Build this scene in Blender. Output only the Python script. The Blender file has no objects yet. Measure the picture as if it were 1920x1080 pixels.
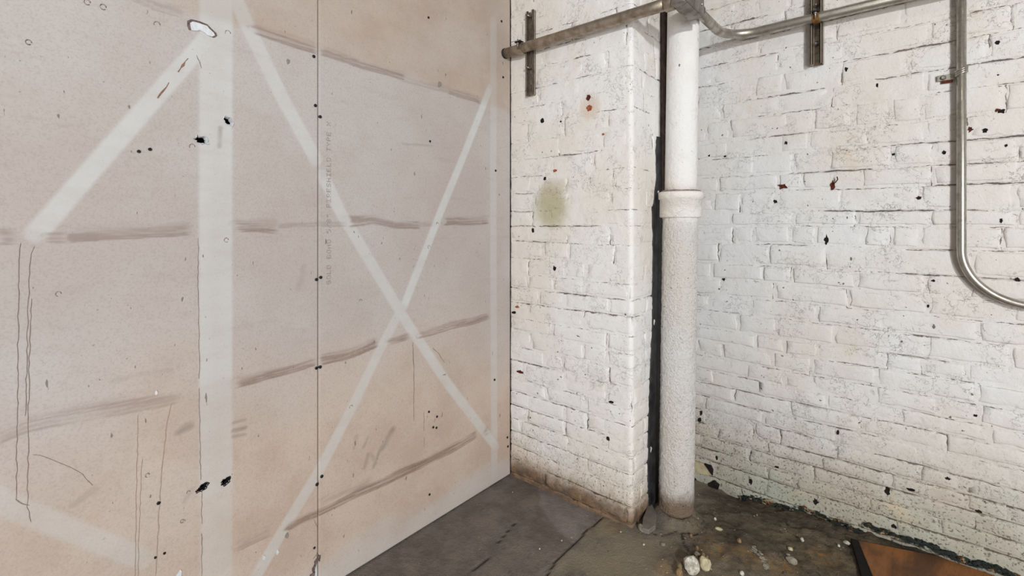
import bpy, bmesh, math, random
import numpy as np
from mathutils import Vector, Matrix
random.seed(7)
C = bpy.context.scene.collection
# ---------------------------------------------------------------- camera, world, light, exposure
H, F, HY = 1.2, 889.0, 415.0                 # eye height, focal length in px, horizon row
YAW = math.radians(40.5); cc, ss = math.cos(YAW), math.sin(YAW)
cam = bpy.data.cameras.new('camera'); co = bpy.data.objects.new('camera', cam); C.objects.link(co)
cam.sensor_width = 36; cam.lens = 36 * F / 1920; cam.shift_y = -(540 - HY) / 1920; cam.clip_start = .02
co.location = (0, 0, H); co.rotation_euler = (math.pi / 2, 0, YAW)
bpy.context.scene.camera = co
w = bpy.data.worlds.new('world'); bpy.context.scene.world = w; w.use_nodes = True
bg = w.node_tree.nodes['Background']; bg.inputs[0].default_value = (1.0, .92, .82, 1); bg.inputs[1].default_value = .165
def lamp(name, loc, power, col, radius):
    l = bpy.data.lights.new(name, 'POINT'); l.energy = power; l.color = col; l.shadow_soft_size = radius
    o = bpy.data.objects.new(name, l); C.objects.link(o); o.location = loc; return o
lamp('work_lamp', (2.65, -1.95, 2.30), 590, (.93, .965, 1.0), .11)
lamp('ceiling_lamp', (.3, .55, 3.0), 10, (1.0, .95, .78), .08)
al = bpy.data.lights.new('added_fill', 'AREA'); al.shape = 'RECTANGLE'; al.size, al.size_y, al.energy, al.color = 1.2, 1.8, 105, (.98, .99, 1.0)  # added soft area light, unseen, brightens the lower walls
ao = bpy.data.objects.new('added_fill', al); C.objects.link(ao); ao.location = (2.55, -2.0, .9); ao.rotation_euler = (Vector((-.7, 1.9, .6)) - ao.location).to_track_quat('-Z', 'Y').to_euler()
vs = bpy.context.scene.view_settings
vs.view_transform = 'Standard'; vs.look = 'None'; vs.exposure = 0.0; vs.gamma = 1; vs.use_curve_mapping = False

# ---------------------------------------------------------------- measuring: pixel rays onto the planes of the room
XL, YP, YW, XP = -1.464, 1.703, 2.270, -.842   # left wall, pier front, right wall, pier side
def ray(u): r = (u - 960) / F; return r * cc - ss, cc + r * ss
def on_left(u, v):
    x, y = ray(u); t = XL / x; return (y * t, H + (HY - v) * t / F, t)
def on_front(u, v, Y=YW):
    x, y = ray(u); t = Y / y; return (x * t, H + (HY - v) * t / F, t)
def on_floor(u, v, z=0):
    t = (H - z) * F / (v - HY); x, y = ray(u); return (x * t, y * t, t)

# ---------------------------------------------------------------- noise
def _h(i, j, s):
    n = (i * 374761393 + j * 668265263 + s * 1274126177) & 0xffffffff
    n = ((n ^ (n >> 13)) * 1274126177) & 0xffffffff
    return ((n ^ (n >> 16)) & 0xffff) / 65535.0
def vn(x, y, s=0):
    x = np.asarray(x, float); y = np.asarray(y, float)
    xi = np.floor(x).astype(np.int64); yi = np.floor(y).astype(np.int64)
    fx = x - xi; fy = y - yi; fx = fx * fx * (3 - 2 * fx); fy = fy * fy * (3 - 2 * fy)
    a = _h(xi, yi, s); b = _h(xi + 1, yi, s); c = _h(xi, yi + 1, s); d = _h(xi + 1, yi + 1, s)
    return (a * (1 - fx) + b * fx) * (1 - fy) + (c * (1 - fx) + d * fx) * fy
def fbm(x, y, s=0, o=4):
    r = 0; a = .5; t = 0
    for k in range(o): r = r + a * vn(x * 2 ** k, y * 2 ** k, s + k * 17); t += a; a *= .5
    return r / t
def sst(a, b, x): t = np.clip((x - a) / (b - a), 0, 1); return t * t * (3 - 2 * t)

# ---------------------------------------------------------------- material nodes
def lin(r, g, b):
    f = lambda c: (c / 255 / 12.92) if c < 10.3 else ((c / 255 + .055) / 1.055) ** 2.4
    return (f(r), f(g), f(b), 1)
class Mat:
    def __init__(s, name, rough=.8, metal=0):
        s.m = bpy.data.materials.new(name); s.m.use_nodes = True; s.t = s.m.node_tree
        s.b = s.t.nodes['Principled BSDF']; s.set(s.b.inputs['Roughness'], rough); s.b.inputs['Metallic'].default_value = metal
        s.b.inputs['Specular IOR Level'].default_value = .3
        s.pos = s.n('ShaderNodeNewGeometry').outputs['Position']
    def n(s, ty, **p):
        k = s.t.nodes.new(ty)
        for a, v in p.items(): setattr(k, a, v)
        return k
    def set(s, inp, v):
        if isinstance(v, bpy.types.NodeSocket): s.t.links.new(v, inp)
        else: inp.default_value = v
    def noise(s, scale, detail=3, rough=.5, dist=0, vec=None):
        k = s.n('ShaderNodeTexNoise'); s.set(k.inputs['Vector'], s.pos if vec is None else vec)
        for a, v in (('Scale', scale), ('Detail', detail), ('Roughness', rough), ('Distortion', dist)): k.inputs[a].default_value = v
        return k.outputs['Fac']
    def math(s, op, a, b=0.0, c=None):
        k = s.n('ShaderNodeMath', operation=op); s.set(k.inputs[0], a); s.set(k.inputs[1], b)
        if c is not None: s.set(k.inputs[2], c)
        return k.outputs[0]
    def mr(s, v, a, b, c=0.0, d=1.0):
        k = s.n('ShaderNodeMapRange', clamp=True, interpolation_type='SMOOTHSTEP')
        for i, x in enumerate((v, a, b, c, d)): s.set(k.inputs[i], x)
        return k.outputs[0]
    def mix(s, f, a, b, mode='MIX'):
        k = s.n('ShaderNodeMix', data_type='RGBA', blend_type=mode)
        s.set(k.inputs[0], f); s.set(k.inputs[6], a); s.set(k.inputs[7], b); return k.outputs[2]
    def attr(s, name): return s.n('ShaderNodeAttribute', attribute_name=name)
    def scaled(s, v, vec=None):
        k = s.n('ShaderNodeVectorMath', operation='MULTIPLY'); s.set(k.inputs[0], s.pos if vec is None else vec); k.inputs[1].default_value = v
        return k.outputs[0]
    def xyz(s):
        k = s.n('ShaderNodeSeparateXYZ'); s.set(k.inputs[0], s.pos); return k.outputs
    def color(s, c): s.set(s.b.inputs['Base Color'], c)
    def bump(s, h, strength=.4, dist=.004):
        k = s.n('ShaderNodeBump'); s.set(k.inputs['Height'], h); k.inputs['Strength'].default_value = strength; k.inputs['Distance'].default_value = dist
        s.set(s.b.inputs['Normal'], k.outputs[0])

def plain(name, col, rough=.8, metal=0, var=.25, scale=30, bump=.2, col2=None):
    m = Mat(name, rough, metal); n = m.noise(scale, 4, .6)
    c2 = col2 or tuple(x * (1 - var) for x in col[:3]) + (1,)
    m.color(m.mix(m.mr(n, .35, .65), col, c2))
    if bump: m.bump(m.noise(scale * 4, 3), bump, .002)
    return m.m

def paint_material(name, kind):
    m = Mat(name, .62)
    big = m.noise(2.1, 3, .55); med = m.noise(13, 4, .6)
    base_a, base_b = (lin(219, 218, 217), lin(214, 208, 201)) if kind == 'right' else (lin(230, 228, 226), lin(226, 219, 210))  # right wall base darkened to offset the stronger lamp light there
    col = m.mix(m.mr(big, .36, .64), base_a, base_b)
    col = m.mix(m.mr(med, .5, .78, 0, .16), col, lin(200, 190, 180))
    # thin paint crazing: contour lines of noise, in patches
    n1 = m.noise(17, 5, .62, .4); n2 = m.noise(34, 4, .6)
    l1 = m.mr(m.math('ABSOLUTE', m.math('SUBTRACT', n1, .5)), .0, .008, 1, 0)
    l2 = m.mr(m.math('ABSOLUTE', m.math('SUBTRACT', n2, .52)), .0, .013, 1, 0)
    grime = m.attr('grime').outputs['Fac']; gb = m.math('MULTIPLY', grime, .16)
    lines = m.math('MAXIMUM', m.math('MULTIPLY', l1, m.mr(m.math('ADD', m.noise(7, 3), gb), .56, .66)), m.math('MULTIPLY', l2, m.mr(m.math('ADD', m.noise(9.5, 3), gb), .58, .70)))
    n3 = m.noise(75, 3, .6, .3); l3 = m.mr(m.math('ABSOLUTE', m.math('SUBTRACT', n3, .5)), .0, .017, 1, 0)
    lines = m.math('MAXIMUM', lines, m.math('MULTIPLY', l3, m.mr(m.math('ADD', m.noise(8.3, 4, .6), gb), .69, .80)))
    sp = m.math('MULTIPLY', m.mr(m.noise(165, 2), .66, .73), m.mr(m.noise(11, 3), .45, .7, .15, 1))
    hole = m.mr(m.noise(58, 1, .4), .775, .80)
    x, y, z = m.xyz()
    zn = m.math('ADD', z, m.math('MULTIPLY', m.math('SUBTRACT', m.noise(5, 4, .6), .5), .34))
    if kind == 'right':
        low = m.mr(zn, .50, .08); col = m.mix(m.math('MULTIPLY', low, .82), col, m.mix(m.mr(m.noise(3), .4, .6), lin(166, 165, 147), lin(174, 160, 142)))
        col = m.mix(m.math('MULTIPLY', m.mr(zn, .22, -.04), .5), col, lin(150, 158, 140))
        sp = m.math('MAXIMUM', sp, m.math('MULTIPLY', low, m.mr(m.noise(120, 3), .56, .66)))
        yel = m.math('MULTIPLY', m.mr(m.noise(4.3, 4, .65), .63, .78), .5); col = m.mix(yel, col, lin(205, 180, 140))
    elif kind == 'pier':
        zp = m.math('ADD', z, m.math('MULTIPLY', m.math('SUBTRACT', m.noise(9, 5, .65), .5), .13))
        col = m.mix(m.math('MULTIPLY', m.mr(zp, .24, .06), .6), col, lin(190, 170, 146))
        col = m.mix(m.math('MULTIPLY', m.mr(zp, .125, .03), .92), col, m.mix(m.mr(m.noise(24), .4, .62), lin(120, 92, 64), lin(86, 66, 48)))
        sp = m.math('MAXIMUM', sp, m.math('MULTIPLY', m.mr(zp, .34, .05), m.mr(m.noise(120, 3), .58, .67)))
        # olive damp stain
        def blot(ax, az, rx, rz, colr, amt, c):
            dx = m.math('DIVIDE', m.math('SUBTRACT', x, ax), rx); dz = m.math('DIVIDE', m.math('SUBTRACT', z, az), rz)
            d = m.math('ADD', m.math('MULTIPLY', dx, dx), m.math('MULTIPLY', dz, dz))
            d = m.math('ADD', d, m.math('MULTIPLY', m.math('SUBTRACT', m.noise(14, 3), .5), .7))
            return m.mix(m.math('MULTIPLY', m.mr(d, 1.0, .08), amt), c, colr)
        ax, az, _ = on_front(1033, 388, YP); col = blot(ax, az, .115, .115, lin(178, 170, 134), .85, col)
        ax, az, _ = on_front(1040, 352, YP); col = blot(ax, az, .10, .05, lin(192, 180, 156), .55, col)
        ax, az, _ = on_front(1106, 200, YP); col = blot(ax, az, .06, .07, lin(196, 158, 120), .38, col)
    elif kind == 'pipe':
        dk = m.mr(zn, .45, -.02); col = m.mix(m.math('MULTIPLY', dk, .4), col, lin(196, 182, 172))
        col = m.mix(m.math('MULTIPLY', m.mr(m.math('ADD', zn, m.math('MULTIPLY', m.math('SUBTRACT', m.noise(30, 3), .5), .12)), .17, .02), .9), col, lin(118, 96, 72))
        rough_z = m.mr(z, 1.26, 1.16)
        sp = m.math('MAXIMUM', m.math('MULTIPLY', sp, .6), m.math('MULTIPLY', rough_z, m.math('MULTIPLY', m.mr(m.noise(120, 4, .7), .54, .70), .6)))
        lines = m.math('MULTIPLY', lines, .35)
    col = m.mix(m.math('MULTIPLY', m.mr(m.math('MULTIPLY', grime, m.noise(21, 4, .65)), .28, .62), .45), col, lin(150, 136, 120))
    col = m.mix(m.math('MULTIPLY', lines, .54), col, lin(92, 80, 70))
    col = m.mix(m.math('MULTIPLY', sp, .75), col, lin(84, 72, 62))
    col = m.mix(m.math('MULTIPLY', hole, .8), col, lin(60, 48, 40))
    if kind in ('right', 'pier'):
        jt, pt = m.attr('jt').outputs['Fac'], m.attr('pt').outputs['Fac']; jp, pp = m.attr('jp').outputs['Fac'], m.attr('pp').outputs['Fac']
        wob = m.math('ADD', m.math('MULTIPLY', m.math('SUBTRACT', m.noise(85, 3, .6), .5), .005), m.math('MULTIPLY', m.math('SUBTRACT', m.noise(26, 2, .5), .5), .010))
        fine = m.noise(48, 3, .65)
        wd = m.math('MULTIPLY', m.mr(m.math('ADD', pt, m.math('MULTIPLY', m.math('SUBTRACT', fine, .5), 1.1)), .32, 1.0), .0036)
        d = m.math('ABSOLUTE', m.math('ADD', m.math('SUBTRACT', jt, .0012), wob))
        ck = m.mr(m.math('SUBTRACT', d, wd), -.0012, .0003, 1, 0)
        ck = m.math('MULTIPLY', ck, m.mr(wd, .0002, .0012))
        wd2 = m.math('MULTIPLY', m.mr(m.math('ADD', pp, m.math('MULTIPLY', m.math('SUBTRACT', fine, .5), .5)), .5, .95), .0035)
        d2 = m.math('ABSOLUTE', m.math('ADD', jp, m.math('MULTIPLY', wob, 1.2)))
        ck2 = m.math('MULTIPLY', m.mr(m.math('SUBTRACT', d2, wd2), -.0012, .0003, 1, 0), m.mr(wd2, .0002, .0012))
        ck = m.math('MAXIMUM', ck, ck2)
        col = m.mix(m.math('MULTIPLY', ck, .86), col, m.mix(m.mr(m.noise(6), .45, .6), lin(58, 48, 40), lin(88, 66, 48)))
    m.color(col)
    hgt = m.math('ADD', m.math('ADD', m.math('MULTIPLY', m.noise(24, 3, .5), 1.0), m.math('MULTIPLY', m.noise(70, 6, .65), .7)), m.math('MULTIPLY', m.noise(240, 2), .25))
    hgt = m.math('SUBTRACT', hgt, m.math('MULTIPLY', lines, .35))
    if kind == 'pipe':
        hgt = m.math('ADD', hgt, m.math('MULTIPLY', m.mr(z, 1.26, 1.16), m.math('MULTIPLY', m.noise(130, 4, .65), 2.2)))
        m.bump(hgt, .9, .006)
    else: m.bump(hgt, .55, .005)
    return m.m

M = {}
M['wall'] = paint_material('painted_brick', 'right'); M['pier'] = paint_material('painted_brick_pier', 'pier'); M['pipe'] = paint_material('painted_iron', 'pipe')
M['raw_brick'] = plain('raw_beige_brick', lin(186, 172, 140), .9, var=.3, scale=40, bump=.5)
M['orange'] = plain('orange_brick_dust', lin(168, 96, 66), .9, scale=120, var=.4)
M['rust'] = plain('rust', lin(96, 44, 28), .9, scale=160, var=.6)
M['dark'] = plain('dark_cavity', lin(34, 28, 25), .95, var=.5)
M['tar'] = plain('black_tar_shade', lin(52, 52, 54), .6, scale=14, bump=.4, col2=lin(24, 20, 20))
M['gap_shade_brown'] = plain('gap_shade_brown', lin(96, 76, 66), .6, .2, scale=25, col2=lin(64, 50, 44))  # shade of the gap beside the pipe, put into colour
M['gypsum'] = plain('white_gypsum', lin(214, 216, 218), .9, var=.15, scale=90)
M['torn'] = plain('torn_paper', lin(120, 104, 100), .9, var=.5, scale=140)
M['screw'] = plain('dark_screw', lin(62, 60, 62), .5, .6, scale=200, var=.5)
M['ink'] = plain('faded_ink', lin(150, 137, 129), .9, var=.15, bump=0)
M['mud'] = plain('dried_mud', lin(150, 134, 123), .9, var=.35, scale=120)
M['fadedmud'] = plain('faded_mud', lin(150, 134, 124), .9, var=.25, scale=160)
M['faintmud'] = plain('faint_mud_run', lin(168, 150, 136), .9, var=.15, scale=160)
M['rubbed'] = plain('rubbed_paper', lin(146, 110, 92), .9, var=.35, scale=160)
M['backing'] = plain('dark_backing', lin(34, 27, 24), .95)
def metal(name, c1, c2, rough, rusty):
    m = Mat(name, rough, .85); n = m.noise(26, 4, .65); col = m.mix(m.mr(n, .35, .7), c1, c2)
    r = m.math('MULTIPLY', m.mr(m.noise(15, 5, .7), .56, .72), rusty); col = m.mix(r, col, lin(128, 96, 62)); m.color(col)
    m.set(m.b.inputs['Roughness'], m.mr(n, .3, .7, rough, rough + .2)); m.bump(m.noise(300, 2), .08, .001); return m.m
M['galv'] = metal('galvanized_steel', lin(186, 180, 172), lin(152, 144, 132), .28, .3)
M['galv_dirty'] = metal('dirty_galvanized_steel', lin(178, 166, 152), lin(140, 126, 108), .38, .5)
M['cast'] = metal('cast_fitting', lin(150, 146, 140), lin(120, 114, 106), .5, .15)
M['bolt'] = metal('zinc_bolt', lin(180, 176, 170), lin(110, 100, 90), .35, .3)
M['rust_band'] = plain('rusty_strap', lin(140, 98, 52), .7, .3, scale=90, var=.5)
M['black_edge'] = plain('black_edging', lin(20, 15, 14), .8, var=.4)
m = Mat('brown_board', .55); g = m.noise(3.2, 5, .6, .6, m.scaled((3.2, 1.1, 1)))
cb = m.mix(m.mr(g, .36, .64), lin(142, 92, 50), lin(86, 58, 38)); cb = m.mix(m.math('MULTIPLY', m.mr(m.noise(30, 4, .6, 0, m.scaled((4, .6, 1))), .5, .7), .4), cb, lin(70, 48, 32))
yb = m.xyz()[1]; cb = m.mix(m.math('MULTIPLY', m.mr(m.noise(9, 4), .62, .72), .6), cb, lin(98, 88, 80)); m.color(cb); m.bump(m.noise(60, 4), .2, .002); M['board'] = m.m

def drywall():
    m = Mat('drywall_paper', .85)
    a = m.attr('marks'); sp = m.n('ShaderNodeSeparateColor'); m.set(sp.inputs[0], a.outputs['Color'])
    pale, streak, tan = sp.outputs; smud = a.outputs['Alpha']
    fib = m.noise(9, 5, .6, 0, m.scaled((1, 1, 3.4)))
    fine = m.noise(210, 3, .6)
    col = m.mix(m.mr(m.noise(2.4, 4, .6), .35, .65), lin(183, 175, 171), lin(176, 166, 160))
    col = m.mix(m.mr(fib, .52, .75, 0, .35), col, lin(166, 154, 147))
    col = m.mix(tan, col, m.mix(m.mr(m.noise(4, 5, .65), .38, .66), lin(192, 174, 158), lin(180, 157, 138)))
    col = m.mix(m.mr(fine, .42, .72, 0, .32), col, lin(146, 134, 128))
    col = m.mix(m.math('MULTIPLY', pale, m.mr(fib, .3, .8, 1.0, .72)), col, lin(197, 198, 196))
    dk = m.mr(m.math('ADD', m.math('MULTIPLY', fine, .5), m.math('MULTIPLY', fib, .5)), .3, .65, 1, .6)
    col = m.mix(m.math('MULTIPLY', streak, dk), col, lin(112, 88, 76))
    col = m.mix(m.math('MULTIPLY', smud, dk), col, lin(122, 112, 104))
    speck = m.math('MULTIPLY', m.mr(m.noise(95, 2), .70, .75), m.mr(m.noise(6, 3), .42, .7))
    col = m.mix(m.math('MULTIPLY', speck, .7), col, lin(108, 92, 84))
    tick = m.math('MULTIPLY', m.mr(m.noise(42, 2, .5, 0, m.scaled((1, 1.7, .6))), .745, .765), .75)
    col = m.mix(tick, col, lin(104, 88, 82)); m.color(col)
    m.bump(m.math('ADD', m.math('MULTIPLY', fib, .6), m.math('MULTIPLY', fine, .4)), .14, .003)
    return m.m
M['drywall'] = drywall()

def floor_mat():
    m = Mat('dirt_floor', .72); a = m.attr('zone'); sp = m.n('ShaderNodeSeparateColor'); m.set(sp.inputs[0], a.outputs['Color']); slab, ochre, crack = sp.outputs
    n = m.noise(7, 6, .65); n2 = m.noise(45, 5, .7); n3 = m.noise(190, 3, .6)
    rub = m.mix(m.mr(n, .36, .64), lin(106, 94, 77), lin(78, 69, 58)); rub = m.mix(m.mr(n2, .48, .68, 0, .85), rub, lin(54, 47, 39))
    rub = m.mix(m.mr(n3, .60, .72, 0, .5), rub, lin(132, 112, 84))
    slabc = m.mix(m.mr(n, .38, .64), lin(140, 131, 126), lin(119, 110, 105)); slabc = m.mix(m.mr(n3, .5, .75, 0, .3), slabc, lin(64, 56, 50))
    col = m.mix(slab, rub, slabc)
    oc = m.math('MULTIPLY', ochre, m.mr(m.noise(16, 5, .72), .34, .60)); col = m.mix(oc, col, m.mix(m.mr(n2, .4, .6), lin(150, 112, 56), lin(118, 108, 86)))
    pal = m.math('MULTIPLY', a.outputs['Alpha'], m.mr(m.noise(5.5, 5, .65), .30, .56)); col = m.mix(m.math('MULTIPLY', pal, .85), col, lin(140, 130, 110))
    col = m.mix(m.math('MULTIPLY', crack, .9), col, lin(34, 28, 24))
    col = m.mix(m.math('MULTIPLY', m.mr(m.noise(88, 2), .735, .755), .8), col, lin(178, 160, 132))
    m.color(col); m.bump(m.math('ADD', n2, m.math('MULTIPLY', n3, .5)), .8, .009); return m.m
M['floor'] = floor_mat()

# ---------------------------------------------------------------- object helpers
def meta(o, label=None, cat=None, group=None, kind=None):
    for k, v in (('label', label), ('category', cat), ('group', group), ('kind', kind)):
        if v: o[k] = v
    return o
def link(name, me, mat=None, parent=None, loc=None):
    o = bpy.data.objects.new(name, me); C.objects.link(o)
    if mat is not None and me is not None and not me.materials: me.materials.append(mat)
    if parent: o.parent = parent
    if loc is not None: o.location = loc
    return o
def mesh(name, verts, faces, smooth=True):
    me = bpy.data.meshes.new(name); me.from_pydata([tuple(map(float, v)) for v in verts], [], faces); me.update()
    if smooth: me.polygons.foreach_set('use_smooth', [True] * len(me.polygons))
    return me
def centred(name, verts, faces, mat, parent, smooth=True):
    v = np.array(verts, float); c = (v.min(0) + v.max(0)) / 2
    o = link(name, mesh(name, v - c, faces, smooth), mat, parent, tuple(c)); return o
def empty(name, loc=(0, 0, 0)):
    o = bpy.data.objects.new(name, None); o.empty_display_size = .05; C.objects.link(o); o.location = loc; return o
def child(name, bm_or_me, mat, parent, smooth=False):
    """link a world-coordinate bmesh under a parent with only a translation"""
    if isinstance(bm_or_me, bmesh.types.BMesh):
        me = bpy.data.meshes.new(name); bmesh.ops.recalc_face_normals(bm_or_me, faces=bm_or_me.faces[:]); bm_or_me.to_mesh(me); bm_or_me.free()
    else: me = bm_or_me
    if smooth: me.polygons.foreach_set('use_smooth', [True] * len(me.polygons))
    n = len(me.vertices); a = np.empty(n * 3); me.vertices.foreach_get('co', a); a = a.reshape(-1, 3); c = (a.min(0) + a.max(0)) / 2
    me.vertices.foreach_set('co', (a - c).ravel()); me.update()
    wl = Vector(c); p = parent
    while p is not None: wl -= p.location; p = p.parent
    return link(name, me, mat, parent, wl)
def box(bm, x0, x1, y0, y1, z0, z1, bev=0):
    r = bmesh.ops.create_cube(bm, size=1); v = r['verts']
    for q in v: q.co = Vector(((x0 + x1) / 2 + q.co.x * (x1 - x0), (y0 + y1) / 2 + q.co.y * (y1 - y0), (z0 + z1) / 2 + q.co.z * (z1 - z0)))
    if bev: bmesh.ops.bevel(bm, geom=list({e for q in v for e in q.link_edges}), offset=bev, segments=2, affect='EDGES', profile=.5)
def tube(bm, pts, rad, n=20, caps=True):
    pts = [Vector(p) for p in pts]; rad = rad if isinstance(rad, (list, tuple)) else [rad] * len(pts)
    tan = [(pts[min(i + 1, len(pts) - 1)] - pts[max(i - 1, 0)]).normalized() for i in range(len(pts))]
    up = Vector((0, 0, 1)) if abs(tan[0].z) < .9 else Vector((1, 0, 0))
    nrm = (up - tan[0] * up.dot(tan[0])).normalized(); rings = []
    for p, t, r in zip(pts, tan, rad):
        nrm = (nrm - t * nrm.dot(t)).normalized(); bi = t.cross(nrm)
        rings.append([bm.verts.new(p + (nrm * math.cos(2 * math.pi * k / n) + bi * math.sin(2 * math.pi * k / n)) * r) for k in range(n)])
    for a, b in zip(rings, rings[1:]):
        for k in range(n): f = bm.faces.new((a[k], a[(k + 1) % n], b[(k + 1) % n], b[k])); f.smooth = True
    if caps: bm.faces.new(rings[0][::-1]); bm.faces.new(rings[-1])
def fillet(pts, r, n=10):
    pts = [Vector(p) for p in pts]; out = [pts[0]]
    for a, b, c in zip(pts, pts[1:], pts[2:]):
        d1 = (a - b).normalized(); d2 = (c - b).normalized(); ang = d1.angle(d2); q = r / math.tan(ang / 2)
        ctr = b + (d1 + d2).normalized() * (r / math.sin(ang / 2)); s = b + d1 * q; e = b + d2 * q
        v1 = s - ctr; v2 = e - ctr; tot = v1.angle(v2); ax = v1.cross(v2).normalized()
        for k in range(n + 1): out.append(ctr + Matrix.Rotation(tot * k / n, 3, ax) @ v1)
    out.append(pts[-1]); return out
def sphere(bm, c, r, seg=10):
    bmesh.ops.create_uvsphere(bm, u_segments=seg, v_segments=seg // 2 + 1, radius=r, matrix=Matrix.Translation(c))

# unfolded wall surfaces: (a along the wall, b up, d out into the room) -> world
def P_left(a, b, d): return np.stack([XL + d + 0 * a, a + 0 * d, b + 0 * d], -1)
def P_right(a, b, d): return np.stack([a + 0 * d, YW - d + 0 * a, b + 0 * d], -1)
CR = .014
def P_pier(a, b, d):
    a = np.asarray(a, float); b = np.asarray(b, float) + 0 * a; d = np.asarray(d, float) + 0 * a
    a0 = XP - CR; arc = CR * math.pi / 2; th = np.clip((a - a0) / CR, 0, math.pi / 2); past = np.maximum(a - a0 - arc, 0); bef = np.minimum(a, a0)
    x = bef + np.sin(th) * (CR + d); y = YP + CR - np.cos(th) * (CR + d) + past
    return np.stack([x, y, b], -1)

# ---------------------------------------------------------------- floor
gx = np.concatenate([np.arange(-1.62, .52, .0075), np.arange(.52, 2.3, .06)]); gy = np.concatenate([np.arange(-1.3, .78, .06), np.arange(.78, 2.42, .0075)])
X, Y = np.meshgrid(gx, gy)
def polyd(px, py, poly):
    best = np.full(px.shape, 9e9); sgn = np.zeros(px.shape); al = np.zeros(px.shape); acc = 0
    for (x0, y0), (x1, y1) in zip(poly, poly[1:]):
        dx, dy = x1 - x0, y1 - y0; L = math.hypot(dx, dy); t = np.clip(((px - x0) * dx + (py - y0) * dy) / L ** 2, 0, 1)
        ex, ey = px - x0 - t * dx, py - y0 - t * dy; d = np.hypot(ex, ey); k = d < best
        best = np.where(k, d, best); sgn = np.where(k, (dx * (py - y0) - dy * (px - x0)) / L, sgn); al = np.where(k, acc + t * L, al); acc += L
    return best, np.where(sgn < 0, -1, 1) * best, al, acc
fp = lambda *l: [on_floor(*p)[:2] for p in l]
wob = (fbm(X * 14, Y * 14, 5) - .5) * .02
edge = fp((1005, 1120), (1028, 1080), (1053, 1044), (1076, 1019), (1098, 997), (1112, 984), (1130, 972))
e_abs, e_sg, e_al, _ = polyd(X + wob, Y + wob, edge)
left_of = sst(-.006, .006, e_sg)
far = (Y > edge[-1][1])
inner = polyd(X + wob, Y + wob, fp((990, 890), (1003, 910), (1012, 958), (1042, 997), (1070, 1022)))
sl = np.where(left_of > .5, 1.0, 0.0) * sst(-.01, .02, inner[1])
rubble = sst(-.80, -.62, X + wob * 2) * sst(1.35, 1.9, Y)
slab = np.clip(np.maximum(sl, .55 * (1 - rubble)), 0, 1)
crk = sst(.005, .002, e_abs) * sst(.0, .1, e_al)
for pl, wd in ((fp((1312, 1000 + 4), (1277, 1003), (1283, 1025), (1296, 1040), (1300, 1050)), .004), (fp((930, 1022), (948, 1000), (966, 980)), .003), (fp((1470, 970), (1478, 985), (1500, 992), (1540, 996)), .005), (fp((1270, 1000), (1240, 1008), (1225, 1003)), .003), (fp((870, 1080), (900, 1058), (920, 1040)), .003)):
    crk = np.maximum(crk, sst(wd, wd * .4, polyd(X + wob * .4, Y + wob * .4, pl)[0]))
px0, py0 = -.742, 1.893
pr = np.hypot(X - px0, Y - py0)
ochre = rubble * sst(1.80, 1.50, Y) * .8
for u_, v_, r_, k_ in ((1135, 990, .055, 1), (1150, 1062, .04, .9), (1238, 1075, .05, 1), (1340, 1035, .05, .9), (1400, 1045, .05, 1), (1545, 1050, .05, 1), (1250, 1060, .03, .7), (1470, 1070, .05, .8)):
    x_, y_, _ = on_floor(u_, v_); ochre = np.maximum(ochre, k_ * np.exp(-((X - x_) ** 2 + (Y - y_) ** 2) / r_ ** 2))
ochre = np.clip(ochre, 0, 1) * (1 - sl)
pale = (1 - left_of) * (1 - rubble) * .9
wx, wy, _ = on_floor(1418, 1050); wd_ = polyd(X + wob, Y + wob, fp((1412, 1027), (1428, 1062), (1440, 1068)))[0]
rough = (fbm(X * 22, Y * 22, 3, 5) - .5) * .030 * rubble + (fbm(X * 5, Y * 5, 9) - .5) * .008 * (1 - sl)
Z = rough - .035 * np.exp(-((X + .66) ** 2 / .05 + (Y - 2.27) ** 2 / .02)) - .006 * crk + .026 * np.exp(-((pr - .066) / .026) ** 2) * (.6 + .8 * fbm(X * 30, Y * 30, 21, 3)) + .004 * (1 - left_of) * (e_al > .02)
Z -= .006 * sst(1.1, 1.4, Y) * sl * 0
ny, nx = X.shape
fv = np.stack([X, Y, Z], -1).reshape(-1, 3)
def grid_faces(ny, nx, flip=False):
    i = np.arange(ny * nx).reshape(ny, nx); f = np.stack([i[:-1, :-1], i[:-1, 1:], i[1:, 1:], i[1:, :-1]], -1).reshape(-1, 4)
    return f[:, ::-1] if flip else f
def fastmesh(name, v, f, smooth=True):
    me = bpy.data.meshes.new(name); me.vertices.add(len(v)); me.vertices.foreach_set('co', np.asarray(v, np.float32).ravel())
    me.loops.add(f.size); me.loops.foreach_set('vertex_index', f.astype(np.int32).ravel()); me.polygons.add(len(f))
    me.polygons.foreach_set('loop_start', np.arange(0, f.size, 4, dtype=np.int32)); me.update(calc_edges=True); me.validate()
    if smooth: me.polygons.foreach_set('use_smooth', [True] * len(me.polygons))
    return me
def set_col(me, name, *ch):
    a = me.attributes.new(name, 'FLOAT_COLOR', 'POINT'); a.data.foreach_set('color', np.stack([np.asarray(c, np.float32).ravel() for c in ch], -1).ravel())
def set_f(me, name, v):
    a = me.attributes.new(name, 'FLOAT', 'POINT'); a.data.foreach_set('value', np.asarray(v, np.float32).ravel())
fme = fastmesh('floor', fv, grid_faces(ny, nx)); set_col(fme, 'zone', slab, ochre, np.clip(crk, 0, 1), np.clip(pale, 0, 1))
fl = meta(link('floor', fme, M['floor']), 'dark dirt and concrete floor at the foot of the walls', 'floor', kind='structure')
def floor_z(x, y):
    i = np.argmin(abs(gx - x)); j = np.argmin(abs(gy - y)); return float(Z[j, i])

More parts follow.
